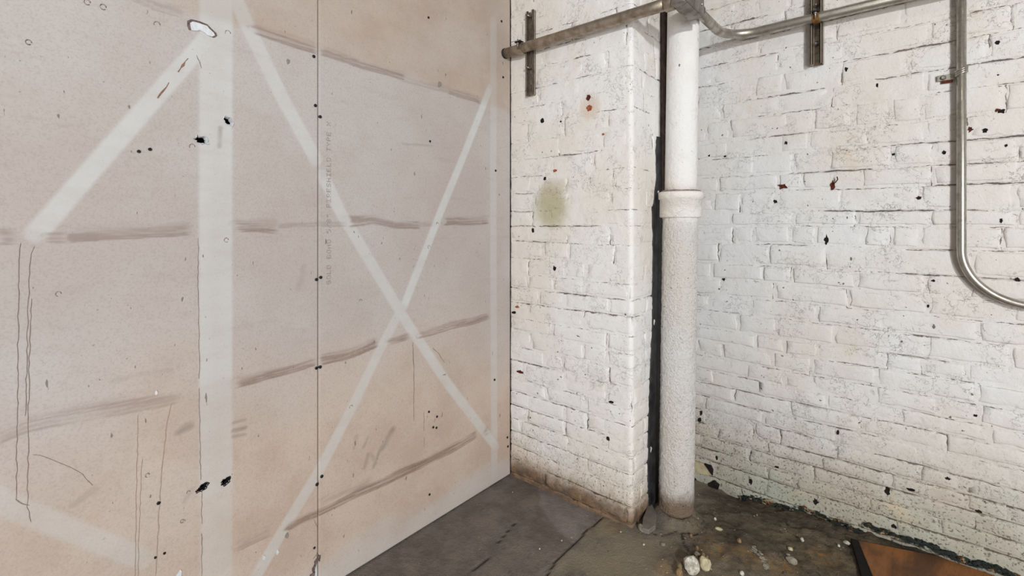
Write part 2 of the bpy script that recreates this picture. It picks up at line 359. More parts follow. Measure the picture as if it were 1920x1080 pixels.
# ---------------------------------------------------------------- left wall: drywall panels
wl = bpy.data.meshes.new('wall_left'); bm = bmesh.new(); box(bm, XL - .14, XL - .10, -1.3, 2.4, -.05, 2.6); box(bm, XL - .10, XL - .040, .70, .80, .0, 2.5); bm.to_mesh(wl); bm.free()
wall_left = meta(link('wall_left', wl, M['backing']), 'left wall of two bare pinkish grey drywall boards', 'wall', kind='structure')
YS = on_left(597, 500)[0]
def stroke_fields(Yg, Zg, pts, wig=.004, seed=0):
    pl = [on_left(*p)[:2] for p in pts]
    n = (fbm(Yg * 9, Zg * 9, seed + 31) - .5) * 2 * wig
    return polyd(Yg, Zg + n, pl)
def vscale(u): return on_left(u, 400)[2] / F                      # metres per px, upright
def hscale(u): x, _ = ray(u); return -XL / x ** 2 / F             # metres per px, along the wall
GHOST = [  # pale bands left by old framing: points, width px, strength, horizontal-measured
    ([(406, -40), (405, 400), (405, 720)], 63, .78, 1), ([(405, 720), (406, 930)], 62, .55, 1), ([(406, 900), (407, 1120)], 60, .42, 1),
    ([(390, 70), (280, 195), (160, 332), (70, 436)], 29, .85, 0), ([(425, -40), (470, 60), (530, 185), (592, 298)], 25, .72, 0), ([(606, 330), (640, 400), (700, 500), (760, 600), (840, 720), (930, 838)], 19, .72, 0),
    ([(919, 165), (870, 290), (825, 400), (790, 490), (757, 575)], 15, .92, 0), ([(757, 570), (715, 650), (660, 765), (600, 880), (545, 970), (478, 1085)], 20, .62, 0),
    ([(925, 40), (925, 470), (927, 900)], 12, .42, 1), ([(-30, 925), (60, 965), (160, 1005), (270, 1050)], 34, .36, 0)]
STREAK = [ # brown adhesive streaks: points, width px, strength
    ([(225, -15), (290, 12), (355, 30)], 16, .35), ([(470, 56), (520, 72), (600, 96)], 17, .75), ([(600, 96), (680, 122), (765, 146)], 15, .72), ([(740, 142), (800, 160), (850, 172)], 12, .35), ([(838, 170), (870, 181), (905, 192)], 11, .6),
    ([(-20, 448), (45, 446)], 24, .55), ([(84, 444), (140, 443)], 26, .5), ([(120, 442), (230, 436), (368, 430)], 25, .62), ([(439, 424), (480, 424), (528, 428)], 24, .85), ([(520, 425), (560, 423), (600, 421), (655, 422)], 8, .38),
    ([(652, 416), (700, 413), (740, 420), (792, 422)], 17, .75), ([(780, 421), (815, 421)], 9, .35), ([(832, 416), (880, 418), (919, 414)], 12, .85),
    ([(440, 719), (500, 703), (560, 688), (600, 676)], 17, .85), ([(598, 676), (650, 664), (712, 641)], 20, .85), ([(725, 642), (772, 629)], 13, .85), ([(784, 630), (850, 612), (920, 594)], 11, .78),
    ([(-20, 826), (55, 800), (150, 781), (250, 762), (347, 742)], 27, .5),
    ([(440, 1026), (478, 1006), (516, 992)], 22, .6), ([(533, 993), (560, 977), (597, 961), (667, 928), (727, 901), (790, 872), (847, 843), (897, 815)], 14, .9), ([(598, 945), (640, 922), (700, 896)], 16, .35),
    ([(345, 1058), (372, 1050)], 12, .5), ([(-10, 1043), (18, 1038)], 12, .5), ([(905, 812), (920, 805)], 16, .5)]
SMUDGE = [([(668, 818), (664, 840)], 8, .5), ([(690, 820), (682, 838)], 7, .45), ([(736, 806), (727, 822), (717, 840)], 13, .7), ([(690, 852), (684, 877)], 9, .5), ([(712, 846), (700, 876)], 8, .6), ([(695, 850), (705, 868)], 8, .45),
    ([(335, 812), (356, 799)], 14, .65), ([(438, 793), (460, 788)], 6, .5), ([(437, 806), (460, 801)], 7, .75), ([(437, 818), (460, 814)], 6, .6), ([(135, 945), (180, 915)], 12, .3), ([(210, 715), (270, 700), (320, 695)], 10, .22), ([(570, 500), (562, 540)], 12, .25),
    ([(413, 240), (411, 275)], 9, .6), ([(345, 940), (360, 915)], 10, .3), ([(500, 28), (515, 20)], 10, .2), ([(755, 268), (810, 273)], 5, .35), ([(660, 930), (690, 900)], 12, .2)]
def blob_poly(c, rx, rz, n=16, jit=.25, seed=0, rot=0):
    rnd = random.Random(seed); out = []
    for k in range(n):
        a = 2 * math.pi * k / n; r = 1 + rnd.uniform(-jit, jit); x, z = math.cos(a) * rx * r, math.sin(a) * rz * r
        out.append((c[0] + x * math.cos(rot) - z * math.sin(rot), c[1] + x * math.sin(rot) + z * math.cos(rot)))
    return out
HOLES = [((378, 262), 13, 7.5, -.25, 3), ((428, 227), 8, 9, .2, 4), ((380, 914), 11, 5.5, .35, 5), ((423, 902), 8.5, 6.5, .5, 6)]
hole_polys = []
for (u, v), ru, rv, rot, sd in HOLES:
    a, b, t = on_left(u, v); hole_polys.append(((u, v), blob_poly((a, b), ru * hscale(u), rv * vscale(u), 18, .3, sd, rot), (a, b)))
def inside(px, pz, poly):
    r = np.zeros(px.shape, bool); n = len(poly)
    for i in range(n):
        (x0, z0), (x1, z1) = poly[i], poly[(i + 1) % n]
        c = ((z0 > pz) != (z1 > pz)); r ^= c & (px < (x1 - x0) * (pz - z0) / (z1 - z0 + 1e-12) + x0)
    return r
def panel(y0, y1, label):
    lo, hi = max(y0, -.06), y1
    ga = np.concatenate([np.arange(y0, lo - 1e-6, .03), np.linspace(lo, hi, int((hi - lo) / .0032) + 1)])
    gb = np.concatenate([np.linspace(.006, 2.30, 718), np.arange(2.33, 2.52, .03)])
    A, B = np.meshgrid(ga, gb); pale = np.zeros(A.shape); st = np.zeros(A.shape); sm = np.zeros(A.shape)
    def near(pts, w_):
        q = np.array([on_left(*p)[:2] for p in pts]); mgn = w_ * 1.6 + .02
        i0, i1 = np.searchsorted(ga, (q[:, 0].min() - mgn, q[:, 0].max() + mgn)); j0, j1 = np.searchsorted(gb, (q[:, 1].min() - mgn, q[:, 1].max() + mgn))
        return np.s_[j0:j1, i0:i1] if i1 > i0 and j1 > j0 else None
    for i, (pts, wpx, s, hor) in enumerate(GHOST):
        um = sum(p[0] for p in pts) / len(pts); w_ = wpx * (hscale(um) if hor else vscale(um) * 1.1)
        ok = near(pts, w_)
        if ok is None: continue
        As, Bs = A[ok], B[ok]; d, sg, al, L = stroke_fields(As, Bs, pts, .002, i)
        f = sst(w_ * .5 + .005, w_ * .5 - .006, d) * (.8 + .35 * (fbm(As * 12, Bs * 4, 60 + i) - .3)) * sst(0, .05, al + .03) * sst(0, .05, L - al + .03)
        if hor and wpx > 40: f *= .86 + .28 * np.abs(sg) / w_
        pale[ok] = np.maximum(pale[ok], s * f)
    for i, (pts, wpx, s) in enumerate(STREAK):
        um = sum(p[0] for p in pts) / len(pts); w_ = wpx * vscale(um)
        if pts[0][0] > pts[-1][0]: pts = pts[::-1]
        ok = near(pts, w_)
        if ok is None: continue
        d, sg, al, L = stroke_fields(A[ok], B[ok], pts, .006, i * 3)
        v = sg / w_
        brush = fbm(al * 7, sg * 260, 90 + i, 3); low = sst(-.55, -.42, v); top = sst(.95, .05, v + (fbm(al * 6, sg * 60, 140 + i, 3) - .5) * 1.1)
        ed = np.exp(-((v + .40) / .09) ** 2) * .65 * sst(.3, .6, fbm(al * 14, v * 0, 71 + i, 3))
        ends = sst(0, .02, al - .004 + .02 * (vn(sg * 130, al * 0, i) - .3)) * sst(0, .03, L - al - .002)
        f = low * top * (.34 + 1.0 * sst(.25, .75, brush)) * (.6 + .7 * fbm(al * 9, v * 0, 31 + i, 2)) + ed * low * (.4 + brush * .6)
        st[ok] = np.maximum(st[ok], s * np.clip(f * ends, 0, 1) * .92)
    for i, (pts, wpx, s) in enumerate(SMUDGE):
        um = sum(p[0] for p in pts) / len(pts); w_ = wpx * vscale(um); ok = near(pts, w_)
        if ok is None: continue
        As, Bs = A[ok], B[ok]; d, sg, al, L = stroke_fields(As, Bs, pts, .006, i * 5)
        f = sst(w_ * .75, w_ * .1, d + (fbm(As * 60, Bs * 60, i) - .5) * w_ * .5) * (.4 + .9 * fbm(al * 30, sg * 200, i, 3)); sm[ok] = np.maximum(sm[ok], s * np.clip(f, 0, 1))
    tan = np.clip(sst(1.0, .2, B + (fbm(A * 3, B * 3, 8) - .5) * .5) * .85, 0, 1)
    ul = [on_left(*p)[:2] for p in ((250, -12), (355, 28), (470, 56), (600, 96), (765, 146), (905, 192), (960, 215))]
    ub = np.interp(A, [p[0] for p in ul], [p[1] for p in ul]); up = sst(-.012, .02, B - ub) * sst(ul[0][0] - .05, ul[2][0], A) * (.55 + .6 * (fbm(A * 5, B * 9, 77) - .35)); tan = np.maximum(tan, np.clip(up, 0, 1)); sm = np.maximum(sm, np.clip(up * .34, 0, 1))
    base = sst(.13, .05, B + (fbm(A * 4, B * 8, 18) - .5) * .1); tan *= 1 - .45 * base; pale = np.maximum(pale, base * .22); pale *= (1 - .65 * st); sm = np.clip(sm, 0, 1)
    Dp = (fbm(A * 1.2, B * 1.2, 44) - .5) * .0010
    Dp = Dp - .0006 * sst(.004, .0, np.minimum(A - y0, y1 - A)) + .0006 * st
    f = grid_faces(*A.shape); ca = A.ravel()[f].mean(1); cb = B.ravel()[f].mean(1); keep = np.ones(len(f), bool)
    for _, poly, _c in hole_polys: keep &= ~inside(ca, cb, [( _c[0] + (p[0] - _c[0]) * .92, _c[1] + (p[1] - _c[1]) * .92) for p in poly])
    # broken bottom corner beside the seam
    if y1 < 1:
        cz = on_left(585, 1040)[1]; keep &= ~((y1 - ca) < (cz - cb) * .16 + .004 * (vn(cb * 90, cb * 0, 2) - .5)) | (cb > cz)
    v = P_left(A, B, Dp).reshape(-1, 3); n0 = len(v); f = f[keep]
    nyy, nxx = A.shape; idx = np.arange(n0).reshape(nyy, nxx); extra = []
    for loop, fl_ in ((idx[:, 0], 0), (idx[:, -1], 1), (idx[0, :], 1), (idx[-1, :], 0)):
        bv = v[loop].copy(); bv[:, 0] = XL - .0155; b0 = n0 + sum(len(e[0]) for e in extra); bi = np.arange(b0, b0 + len(loop))
        q = np.stack([loop[:-1], loop[1:], bi[1:], bi[:-1]], -1); extra.append((bv, q[:, ::-1] if fl_ else q))
    if y1 < 1: extra = [(e[0], e[1]) for k, e in enumerate(extra)]
    allv = np.concatenate([v] + [e[0] for e in extra]); allf = np.concatenate([f] + [e[1] for e in extra]); ne = len(allv) - n0
    pad = lambda q, c=0: np.concatenate([q.ravel(), np.full(ne, c)])
    me = fastmesh('drywall_panel', allv, allf); set_col(me, 'marks', pad(pale), pad(st, .3), pad(tan), pad(sm))
    o = link('drywall_panel', me, M['drywall'], wall_left); o['label'] = label; return o
pn_l = panel(YS - 1.219, YS - .0024, 'wide drywall board left of the dark seam')
pn_r = panel(YS + .0024, YP - .002, 'drywall board with printed lettering right of the seam')
def which(u): return pn_l if u < 597 else pn_r

def wall_poly(name, polys, mat, parent, P, d0, d1, smooth=False):
    """raised irregular plates: list of outlines in wall coordinates"""
    bm = bmesh.new()
    for poly in polys:
        n = len(poly); top = [bm.verts.new(P(np.array(p[0]), np.array(p[1]), np.array(d1))) for p in poly]; bot = [bm.verts.new(P(np.array(p[0]), np.array(p[1]), np.array(d0))) for p in poly]
        bm.faces.new(top)
        for k in range(n): bm.faces.new((top[k], bot[k], bot[(k + 1) % n], top[(k + 1) % n]))
    return child(name, bm, mat, parent, smooth)
def ribbon(name, pts, wpx, mat, seed=0, jag=.5, d=.0009, gaps=0, up=False):
    """dried run of mud standing proud of the board"""
    rnd = random.Random(seed); pl = [np.array(on_left(*p)[:2]) for p in pts]; sub = []
    for p, q in zip(pl, pl[1:]):
        k = max(2, int(np.linalg.norm(q - p) / .012)); sub += [p + (q - p) * i / k for i in range(k)]
    sub.append(pl[-1]); bm = bmesh.new(); um = sum(p[0] for p in pts) / len(pts); wm = wpx * hscale(um) * .34; prev = None
    for i, p in enumerate(sub):
        t = sub[min(i + 1, len(sub) - 1)] - sub[max(i - 1, 0)]; t = t / (np.linalg.norm(t) + 1e-9); nn = np.array([-t[1], t[0]])
        ww = wm * (1 + rnd.uniform(-jag, jag)) * (.5 if i in (0, len(sub) - 1) else 1); p = p + nn * rnd.uniform(-.0012, .0012)
        if gaps and rnd.random() < gaps * .4: prev = None; continue
        row = [bm.verts.new(P_left(np.array(c[0]), np.array(c[1]), np.array(h))) for c, h in ((p - nn * ww, -.001), (p - nn * ww * .8, d + .0003), (p + nn * ww * .8, d + .0003), (p + nn * ww, -.001))]
        if prev:
            for k in range(3): bm.faces.new((prev[k], prev[k + 1], row[k + 1], row[k]))
        prev = row
    return child(name, bm, mat, which(um))
for i, (pts, wpx, mt, gp) in enumerate([
    ([(38, 456), (35, 500), (34, 560), (33, 700), (32, 790)], 2.0, 'fadedmud', 0), ([(32, 790), (31, 860), (31, 938)], 1.8, 'fadedmud', 0), ([(63, 462), (56, 490), (53, 560), (49, 700), (47, 780)], 1.7, 'fadedmud', 0),
    ([(59, 560), (55, 660), (53, 760), (52, 860), (51, 950), (59, 978)], 1.8, 'fadedmud', 0), ([(372, 446), (371, 520), (373, 640), (374, 780), (376, 900)], 1.5, 'fadedmud', .04), ([(378, 920), (378, 1000), (378, 1080)], 1.5, 'mud', .15),
    ([(774, 642), (776, 700), (776, 790)], 1.6, 'mud', .05), ([(259, 778), (256, 900), (254, 1020), (253, 1090)], 1.4, 'faintmud', 0), ([(266, 860), (260, 1000), (258, 1090)], 1.2, 'faintmud', 0), ([(322, 757), (312, 800), (304, 880), (298, 960), (292, 1080)], 2.0, 'faintmud', .02),
    ([(62, 852), (85, 856), (110, 866), (145, 882), (162, 897), (174, 910)], 1.3, 'mud', .15), ([(29, 936), (40, 944), (54, 948)], 3.5, 'fadedmud', 0), ([(795, 838 - 65), (795, 838)], 1.0, 'fadedmud', .2), ([(811, 652), (822, 662), (833, 680)], 1.2, 'mud', .1),
    ([(368, 103), (374, 116), (378, 128)], 1.6, 'mud', .1), ([(595, 990), (588, 975)], 1.2, 'mud', 0), ([(830, 703), (846, 700)], 3, 'mud', .2)]):
    ribbon('mud_drip', pts, wpx, M[mt], i, gaps=gp)
for i, (a, b) in enumerate((((352, 109), (334, 135)), ((317, 155), (295, 184)))): ribbon('scraped_mark', [a, ((a[0] + b[0]) / 2, (a[1] + b[1]) / 2), b], 5, M['rubbed'], 40 + i, jag=.8)
# torn patch near the top
a, b, t = on_left(380, 53)
pl = [on_left(*p)[:2] for p in ((354, 41), (360, 38), (374, 42), (388, 47), (394, 54), (402, 61), (404, 66), (398, 69), (389, 66), (384, 61), (374, 56), (366, 57), (357, 56), (355, 49))]
c = np.mean(pl, 0); rim = [tuple(c + (np.array(p) - c) * (1.09 + .1 * random.random())) for p in pl]
wall_poly('torn_paper_edge', [rim], M['torn'], pn_l, P_left, -.003, .0024)
o = wall_poly('exposed_gypsum', [[tuple(c + (np.array(p) - c) * .93 + (0, -.002)) for p in pl]], M['gypsum'], pn_l, P_left, -.003, .0028); o['label'] = 'white torn gypsum patch'
for (u, v), poly, ctr in hole_polys:
    bm = bmesh.new(); rings = []
    for sc, d in ((1.12, .0022), (1.02, .0034), (.95, .001), (.80, -.008), (.78, -.0155)):
        rings.append([bm.verts.new(P_left(np.array(ctr[0] + (p[0] - ctr[0]) * (sc if sc < 1.1 else sc + .15 * random.random() - .1)), np.array(ctr[1] + (p[1] - ctr[1]) * sc), np.array(d))) for p in poly])
    for r0, r1 in zip(rings, rings[1:]):
        for k in range(len(poly)): bm.faces.new((r0[k], r0[(k + 1) % len(poly)], r1[(k + 1) % len(poly)], r1[k]))
    o = child('punched_hole', bm, M['gypsum'] if v < 500 else M['screw'], which(u)); o['label'] = 'ragged punched hole with torn paper rim'
# screws and nail pops
def disc(name, u, v, rpx, mat, parent, P=P_left, on=on_left, d=.0012):
    a, b, t = on(u, v)[:3]; r = rpx * t / F; bm = bmesh.new(); rings = []
    for sc, h in ((1.0, -.002), (1.0, d + .0016), (.8, d + .0022), (.45, d + .0022), (.3, d)):
        rings.append([bm.verts.new(P(np.array(a + r * sc * math.cos(k * math.pi / 6)), np.array(b + r * sc * math.sin(k * math.pi / 6)), np.array(h))) for k in range(12)])
    for r0, r1 in zip(rings, rings[1:]):
        for k in range(12): bm.faces.new((r0[k], r0[(k + 1) % 12], r1[(k + 1) % 12], r1[k]))
    bm.faces.new(rings[-1]); return child(name, bm, mat, parent)
for u, v in ((591, 198), (600, 219), (588, 106), (593, 524), (601, 520), (593, 690), (600, 688), (603, 893), (594, 908), (589, 1027), (260, 284), (281, 280), (803, 33), (806, 265), (929, 320), (927, 712), (951, 820), (952, 837), (291, 1045), (308, 1037), (297, 943), (819, 681 + 100), (812, 801), (818, 802), (805, 927), (804, 772), (940, 40), (943, 145)):
    disc('screw', u, v, 3.0 if (u < 620 and v < 1000) else 2.1, M['screw'], which(u))
for u, v, r in ((294, 46, 5.5), (427, 62, 5), (53, 79, 4.5), (109, 551, 4.5), (193, 13, 5), (163, 4, 5), (360, 275, 5), (424, 450, 4), (676, 564, 3), (820, 420, 3), (804, 463, 3), (658, 763, 3.5), (353, 918 + 5, 3), (276, 891, 3.5), (341, 977, 3)):
    a, b, t = on_left(u, v); rr = r * t / F; bm = bmesh.new(); rnd = random.Random(u); pts = [P_left(np.array(a + rr * .9 * math.cos(k * .5)), np.array(b + rr * math.sin(k * .5)), np.array(.001)) for k in range(rnd.choice((8, 10, 12)))]
    tube(bm, pts, [.0003 + .0010 * rnd.random() for _ in pts], 5); child('nail_pop', bm, M['mud'], which(u))
for u, v, r in ((293, 736, 4), (336, 1079, 9), (824, 158, 6), (540, 115, 5), (538, 1003, 5), (520, 1035, 4), (495, 1045, 4)):
    a, b, t = on_left(u, v); wall_poly('white_chip', [blob_poly((a, b), r * hscale(u) * .6, r * vscale(u), 10, .3, u)], M['gypsum'] if r in (4, 9) else M['drywall'], which(u), P_left, -.002, .0022)
# gypsum crumbling at the broken corner beside the seam
cr = [on_left(*p)[:2] for p in ((592, 1042), (595, 1055), (596, 1085), (583, 1085), (586, 1072), (590, 1060))]
wall_poly('crumbled_gypsum', [cr], M['gypsum'], pn_l, P_left, -.014, -.006)
wall_poly('torn_paper_edge', [blob_poly(on_left(u, v)[:2], .006, .010, 9, .5, k) for k, (u, v) in enumerate(((592, 1053), (588, 1066), (585, 1078), (598, 1046)))], M['torn'], pn_l, P_left, -.002, .0028)
ribbon('mud_drip', [(587, 1048), (591, 1043), (595, 1038)], 2.5, M['mud'], 77)
# dot-matrix print running up the board
FONT = dict(G="01110100011000010111100011000101110", O="01110100011000110001100011000101110", L="10000100001000010000100001000011111", D="11110100011000110001100011000111110", B="11110100011000111110100011000111110", N="10001110011010110011100011000110001",
            F="11111100001000011110100001000010000", I="11111001000010000100001000010011111", R="11110100011000111110101001001010001", E="11111100001000011110100001000011111", S="01111100001000001110000010000111110", H="10001100011000111111100011000110001",
            T="11111001000010000100001000010000100", Y="10001100010101000100001000010000100", P="11110100011000111110100001000010000", X="10001100010101000100010101000110001")
FONT['5'] = "11111100001111000001000011000101110"; FONT['8'] = "01110100011000101110100011000101110"; FONT['/'] = "00001000010001000100010001000010000"; FONT['"'] = "01010010100101000000000000000000000"
txt = 'GOLD BOND 5/8" FIRESHIELD TYPE X'; a_base = on_left(620, 380)[0]; b0 = on_left(615, 533)[1]; b1 = on_left(615, 226)[1]; adv = (b1 - b0) / len(txt); cell = adv * .74 / 5; colw = .0150 / 7
tv, tf = [], []
for i, ch in enumerate(txt):
    for k, bit in enumerate(FONT.get(ch, '0' * 35)):
        if bit == '1' and random.random() < .93:
            r, cl = divmod(k, 5); zc = b0 + i * adv + (cl + .5) * cell; yc = a_base - (6 - r + .5) * colw; n = len(tv); hz, hy = cell * .44, colw * .40
            tv += [tuple(P_left(np.array(yc + q * hy), np.array(zc + s_ * hz), np.array(.0017))) for q, s_ in ((-1, -1), (1, -1), (1, 1), (-1, 1))]; tf.append((n, n + 1, n + 2, n + 3))
child('printed_lettering', mesh('printed_lettering', tv, tf, False), M['ink'], pn_r)

# ---------------------------------------------------------------- brick walls
def build_bricks(P, a0, a1, zl, perp, mat, top, proud, seed, obj_until, label, name, step_a, corner=None, crack=1.0, skip=None):
    rnd = random.Random(seed); nprnd = seed * 10
    zl = sorted(zl); nC = len(zl)
    def line(k, a): return zl[k] + (vn(a * 2.3, a * 0 + k * 3.1, nprnd) - .5) * .008 + (vn(a * 13, a * 0 + k * 7.7, nprnd + 1) - .5) * .0035
    courses = []
    for k in range(nC - 1):
        ps = sorted(p[0] for p in perp if zl[k] < p[1] <= zl[k + 1]); q = []
        for p in ps:
            if (not q or p - q[-1] > .075) and p - a0 > .05: q.append(p)
        full = [a0]
        off = rnd.uniform(.06, .2); tgt = q + [a1 + .0]
        for p in tgt:
            while p - full[-1] > .30:
                full.append(full[-1] + (off if len(full) == 1 and p - full[-1] > .3 else (rnd.choice((.205, .205, .21, .11)) + rnd.uniform(-.008, .008))))
                if p - full[-1] < .07: full[-1] = p - .1
            full.append(p)
        courses.append(full)
    # mortar sheet
    ga_, gb_ = np.arange(a0, a1 + step_a, step_a), np.arange(zl[0] - .02, zl[-1], .0031); A, B = np.meshgrid(ga_, gb_)
    jt = np.full(A.shape, .05); pt = np.zeros(A.shape); jp = np.full(A.shape, .05); pp = np.zeros(A.shape)
    for k in range(nC):
        L = np.broadcast_to(line(k, ga_), A.shape); d = B - L; s = (d > -.004) & (d < .03); jt[s] = d[s]; pt[s] = np.broadcast_to(vn(ga_ * 4.5, ga_ * 0 + k * 5.3, nprnd + 4) * .6 + fbm(ga_ * 14, ga_ * 0 + k * 9.1, nprnd + 5, 2) * .5, A.shape)[s]
        if k < nC - 1:
            r0, r1 = np.searchsorted(gb_, (zl[k] - .008, zl[k + 1] + .012)); inn_ = (d > .0)[r0:r1] & (B[r0:r1] < line(k + 1, A[r0:r1]) + .002)
            for p in courses[k][1:-1]:
                c0, c1 = np.searchsorted(ga_, (p - .02, p + .02)); As, Bs, s = A[r0:r1, c0:c1], B[r0:r1, c0:c1], inn_[:, c0:c1]; sh = p + (.005 if vn(p * 50, k, nprnd) > .5 else -.005)
                jp[r0:r1, c0:c1][s] = (As - sh + (vn(Bs * 60, Bs * 0 + k, nprnd + 6) - .5) * .006)[s]; pp[r0:r1, c0:c1][s] = (vn(Bs * 9 + p * 30, Bs * 0 + k, nprnd + 7) * .75 + .2 * vn(Bs * 40, Bs * 0 + k + p * 9, nprnd + 8))[s]
    pt *= 1 + .4 * sst(.55, .15, B)
    pt *= crack * (0.9 + .35 * (vn(A * 1.5, B * 1.5, nprnd + 11) - .4)); pp *= crack
    D = .0006 + (fbm(A * 16, B * 16, nprnd + 9, 4) - .5) * .0055 - .006 * sst(.5, .75, pt) * sst(-.004, 0, jt) * sst(.006, .002, jt) - .005 * sst(.55, .8, pp) * sst(.006, .002, np.abs(jp))
    me = fastmesh(name, P(A, B, D).reshape(-1, 3), grid_faces(*A.shape))
    for nm, v in (('jt', jt), ('pt', pt), ('jp', jp), ('pp', pp)): set_f(me, nm, v)
    set_f(me, 'grime', .30 + .32 * (vn(A * 6, B * 6, nprnd + 3)))
    root = meta(link(name, me, mat), label, 'wall', kind='structure')
    info = []; rest_v, rest_f, rest_g, cnt = [], [], [], 0
    for k, full in enumerate(courses):
        for i, (p, q) in enumerate(zip(full, full[1:])):
            g0 = .0045 if i else 0; g1 = .0045; x0, x1 = p + g0 + rnd.uniform(-.001, .001), q - g1 + rnd.uniform(-.001, .001)
            if x1 - x0 < .03: continue
            if skip and skip(k, x0, x1): continue
            nm = max(2, int((x1 - x0 - .018) / .022)); 
            if corner and x0 < corner < x1: nm = int((x1 - x0) / .005)
            ua = np.concatenate([[x0, x0 + .003], np.linspace(x0 + .008, x1 - .008, nm + 1), [x1 - .003, x1]])
            tb = np.array([0, .06, .14, .38, .62, .86, .94, 1.0]); U, T = np.meshgrid(ua, tb)
            zb = line(k, U) + .0085; zt = line(k + 1, U) + .0008; Bz = zb + (zt - zb) * T
            seed2 = nprnd + 20 + k * 13 + i
            U2 = U + (vn(Bz * 38, Bz * 0 + i, seed2) - .5) * .0110 * (np.minimum(U - x0, x1 - U) < .004)
            Bz = Bz + (vn(U * 40, U * 0 + k, seed2 + 1) - .5) * .0070 * (np.minimum(T, 1 - T) < .1)
            e = np.minimum(np.minimum(U - x0, x1 - U), np.minimum(Bz - zb, zt - Bz)); e = np.maximum(e, 0)
            pr = proud(rnd, (p + q) / 2, zl[k]); tilt = rnd.uniform(-.5, .5) * pr; tilt2 = rnd.uniform(-.35, .35) * pr
            face = pr + tilt * ((U - x0) / (x1 - x0) - .5) * 2 + tilt2 * (T - .5) * 2 + (fbm(U * 22, Bz * 22, seed2, 3) - .5) * .0035
            edge_ring = (np.minimum(np.minimum(np.arange(len(ua))[None, :], len(ua) - 1 - np.arange(len(ua))[None, :]), np.minimum(np.arange(8)[:, None], 7 - np.arange(8)[:, None])))
            Dd = np.where(edge_ring == 0, -.006, np.where(edge_ring == 1, face - .0007 - .2 * pr, face))
            gr = np.where(edge_ring == 0, .95, np.where(edge_ring == 1, .62, np.where(edge_ring == 2, .4, .33))) + (T > .9) * .15
            W = P(U2, Bz, Dd).reshape(-1, 3); fc = grid_faces(*U.shape); info.append((x0, x1, zl[k], zl[k + 1], pr))
            if cnt < 298 and (p + q) / 2 < obj_until:
                cnt += 1; c = (W.min(0) + W.max(0)) / 2; bme = fastmesh('brick', W - c, fc); set_f(bme, 'grime', gr); link('brick', bme, mat, root, tuple(c))
            else: rest_f.append(fc + sum(len(v) for v in rest_v)); rest_v.append(W); rest_g.append(gr.ravel())
    if rest_v:
        me = fastmesh('far_bricks', np.concatenate(rest_v), np.concatenate(rest_f)); set_f(me, 'grime', np.concatenate(rest_g)); o = link('far_bricks', me, mat, root); o['kind'] = 'stuff'
    def h(a, b):
        for x0, x1, z0, z1, pr in info:
            if x0 + .004 < a < x1 - .004 and z0 + .008 < b < z1: return pr + .001
        return .001
    return root, h
tR = on_front(1440, 0)[2] / F
ZR = [H + (HY - y) * tR for y in (103, 141, 181, 216, 258, 293, 328, 360, 399, 426, 459, 500, 532, 564, 596, 631, 658, 690, 719, 744, 772, 801, 827, 852, 876, 901, 931)]
ZR += [ZR[0] + .088 * k for k in range(1, 8)] + [ZR[26] - .075 * k for k in (1, 2)]
PERP_R = [on_front(*p)[:2] for p in ((1460, 115), (1562, 175), (1415, 169), (1464, 193), (1353, 204), (1527, 213), (1584, 89), (1424, 82), (1567, 51), (1380, 7), (1420, 29), (1482, 9), (1479, 235), (1558, 189), (1369, 233), (1744, 42), (1753, 67), (1671, 204), (1738, 144), (1729, 224), (1742, 235), (1882, 133), (1601, 222),
    (1324, 247), (1366, 272), (1369, 313), (1414, 313), (1429, 307), (1487, 304), (1557, 304), (1347, 344), (1459, 336), (1504, 347), (1458, 372), (1389, 380), (1577, 376), (1489, 412), (1380, 408), (1371, 418), (1376, 447), (1413, 442), (1481, 449), (1530, 447), (1736, 251), (1674, 309), (1727, 387), (1726, 433), (1622, 429), (1902, 384), (1673, 462),
    (1349, 490), (1353, 543), (1453, 549), (1408, 575), (1333, 580), (1384, 605), (1456, 615), (1533, 591), (1591, 574), (1418, 640), (1471, 660), (1532, 662), (1522, 690), (1400, 702), (1471, 712), (1660, 671), (1731, 687), (1738, 653), (1740, 578), (1836, 633), (1660, 609), (1813, 689), (1418, 726), (1376, 742), (1322, 752), (1549, 764), (1480, 767), (1433, 785), (1462, 825), (1524, 884), (1344, 860), (1569, 815),
    (1689, 778), (1760, 758), (1831, 740), (1616, 802), (1773, 827), (1724, 849), (1900, 889), (1858, 811), (1664, 924), (1727, 878), (1760, 909), (1807, 900), (1813, 775), (1629, 947), (1678, 984), (1751, 1027), (1851, 1040), (1711, 940), (1833, 968))]
missing = on_front(1338, 884)[:2]
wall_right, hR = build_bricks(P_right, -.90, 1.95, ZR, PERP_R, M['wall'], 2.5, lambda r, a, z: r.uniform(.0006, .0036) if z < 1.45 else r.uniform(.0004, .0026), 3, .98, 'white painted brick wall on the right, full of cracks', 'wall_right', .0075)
tP = on_front(1070, 0, YP)[2] / F
ZP = [H + (HY - y) * tP for y in (112, 150, 186, 219, 255, 290, 325, 360, 395, 425, 457, 491, 524, 552, 581, 613, 643, 672, 703, 738, 766, 795, 822, 850, 878, 905)]
ZP += [ZP[0] + .078 * k for k in range(1, 7)] + [ZP[25] - .07 * k for k in (1, 2)]
PERP_P = [on_front(u, v, YP)[:2] for u, v in ((1094, 130), (1089, 172), (1017, 206), (1050, 270), (1066, 383), (1145, 383), (1066, 438), (1146, 447), (1020, 472), (1067, 474), (1098, 516), (1141, 512), (1038, 535), (1095, 541), (989, 540), (1059, 566), (1142, 574), (1098, 604), (1037, 618), (1139, 650), (1094, 663), (1056, 680), (1020, 668), (1098, 693), (1142, 715), (1059, 732), (1025, 745), (1100, 779), (1059, 785), (984, 710), (1137, 815), (1067, 841), (1102, 862), (1099, 885), (1045, 880))]
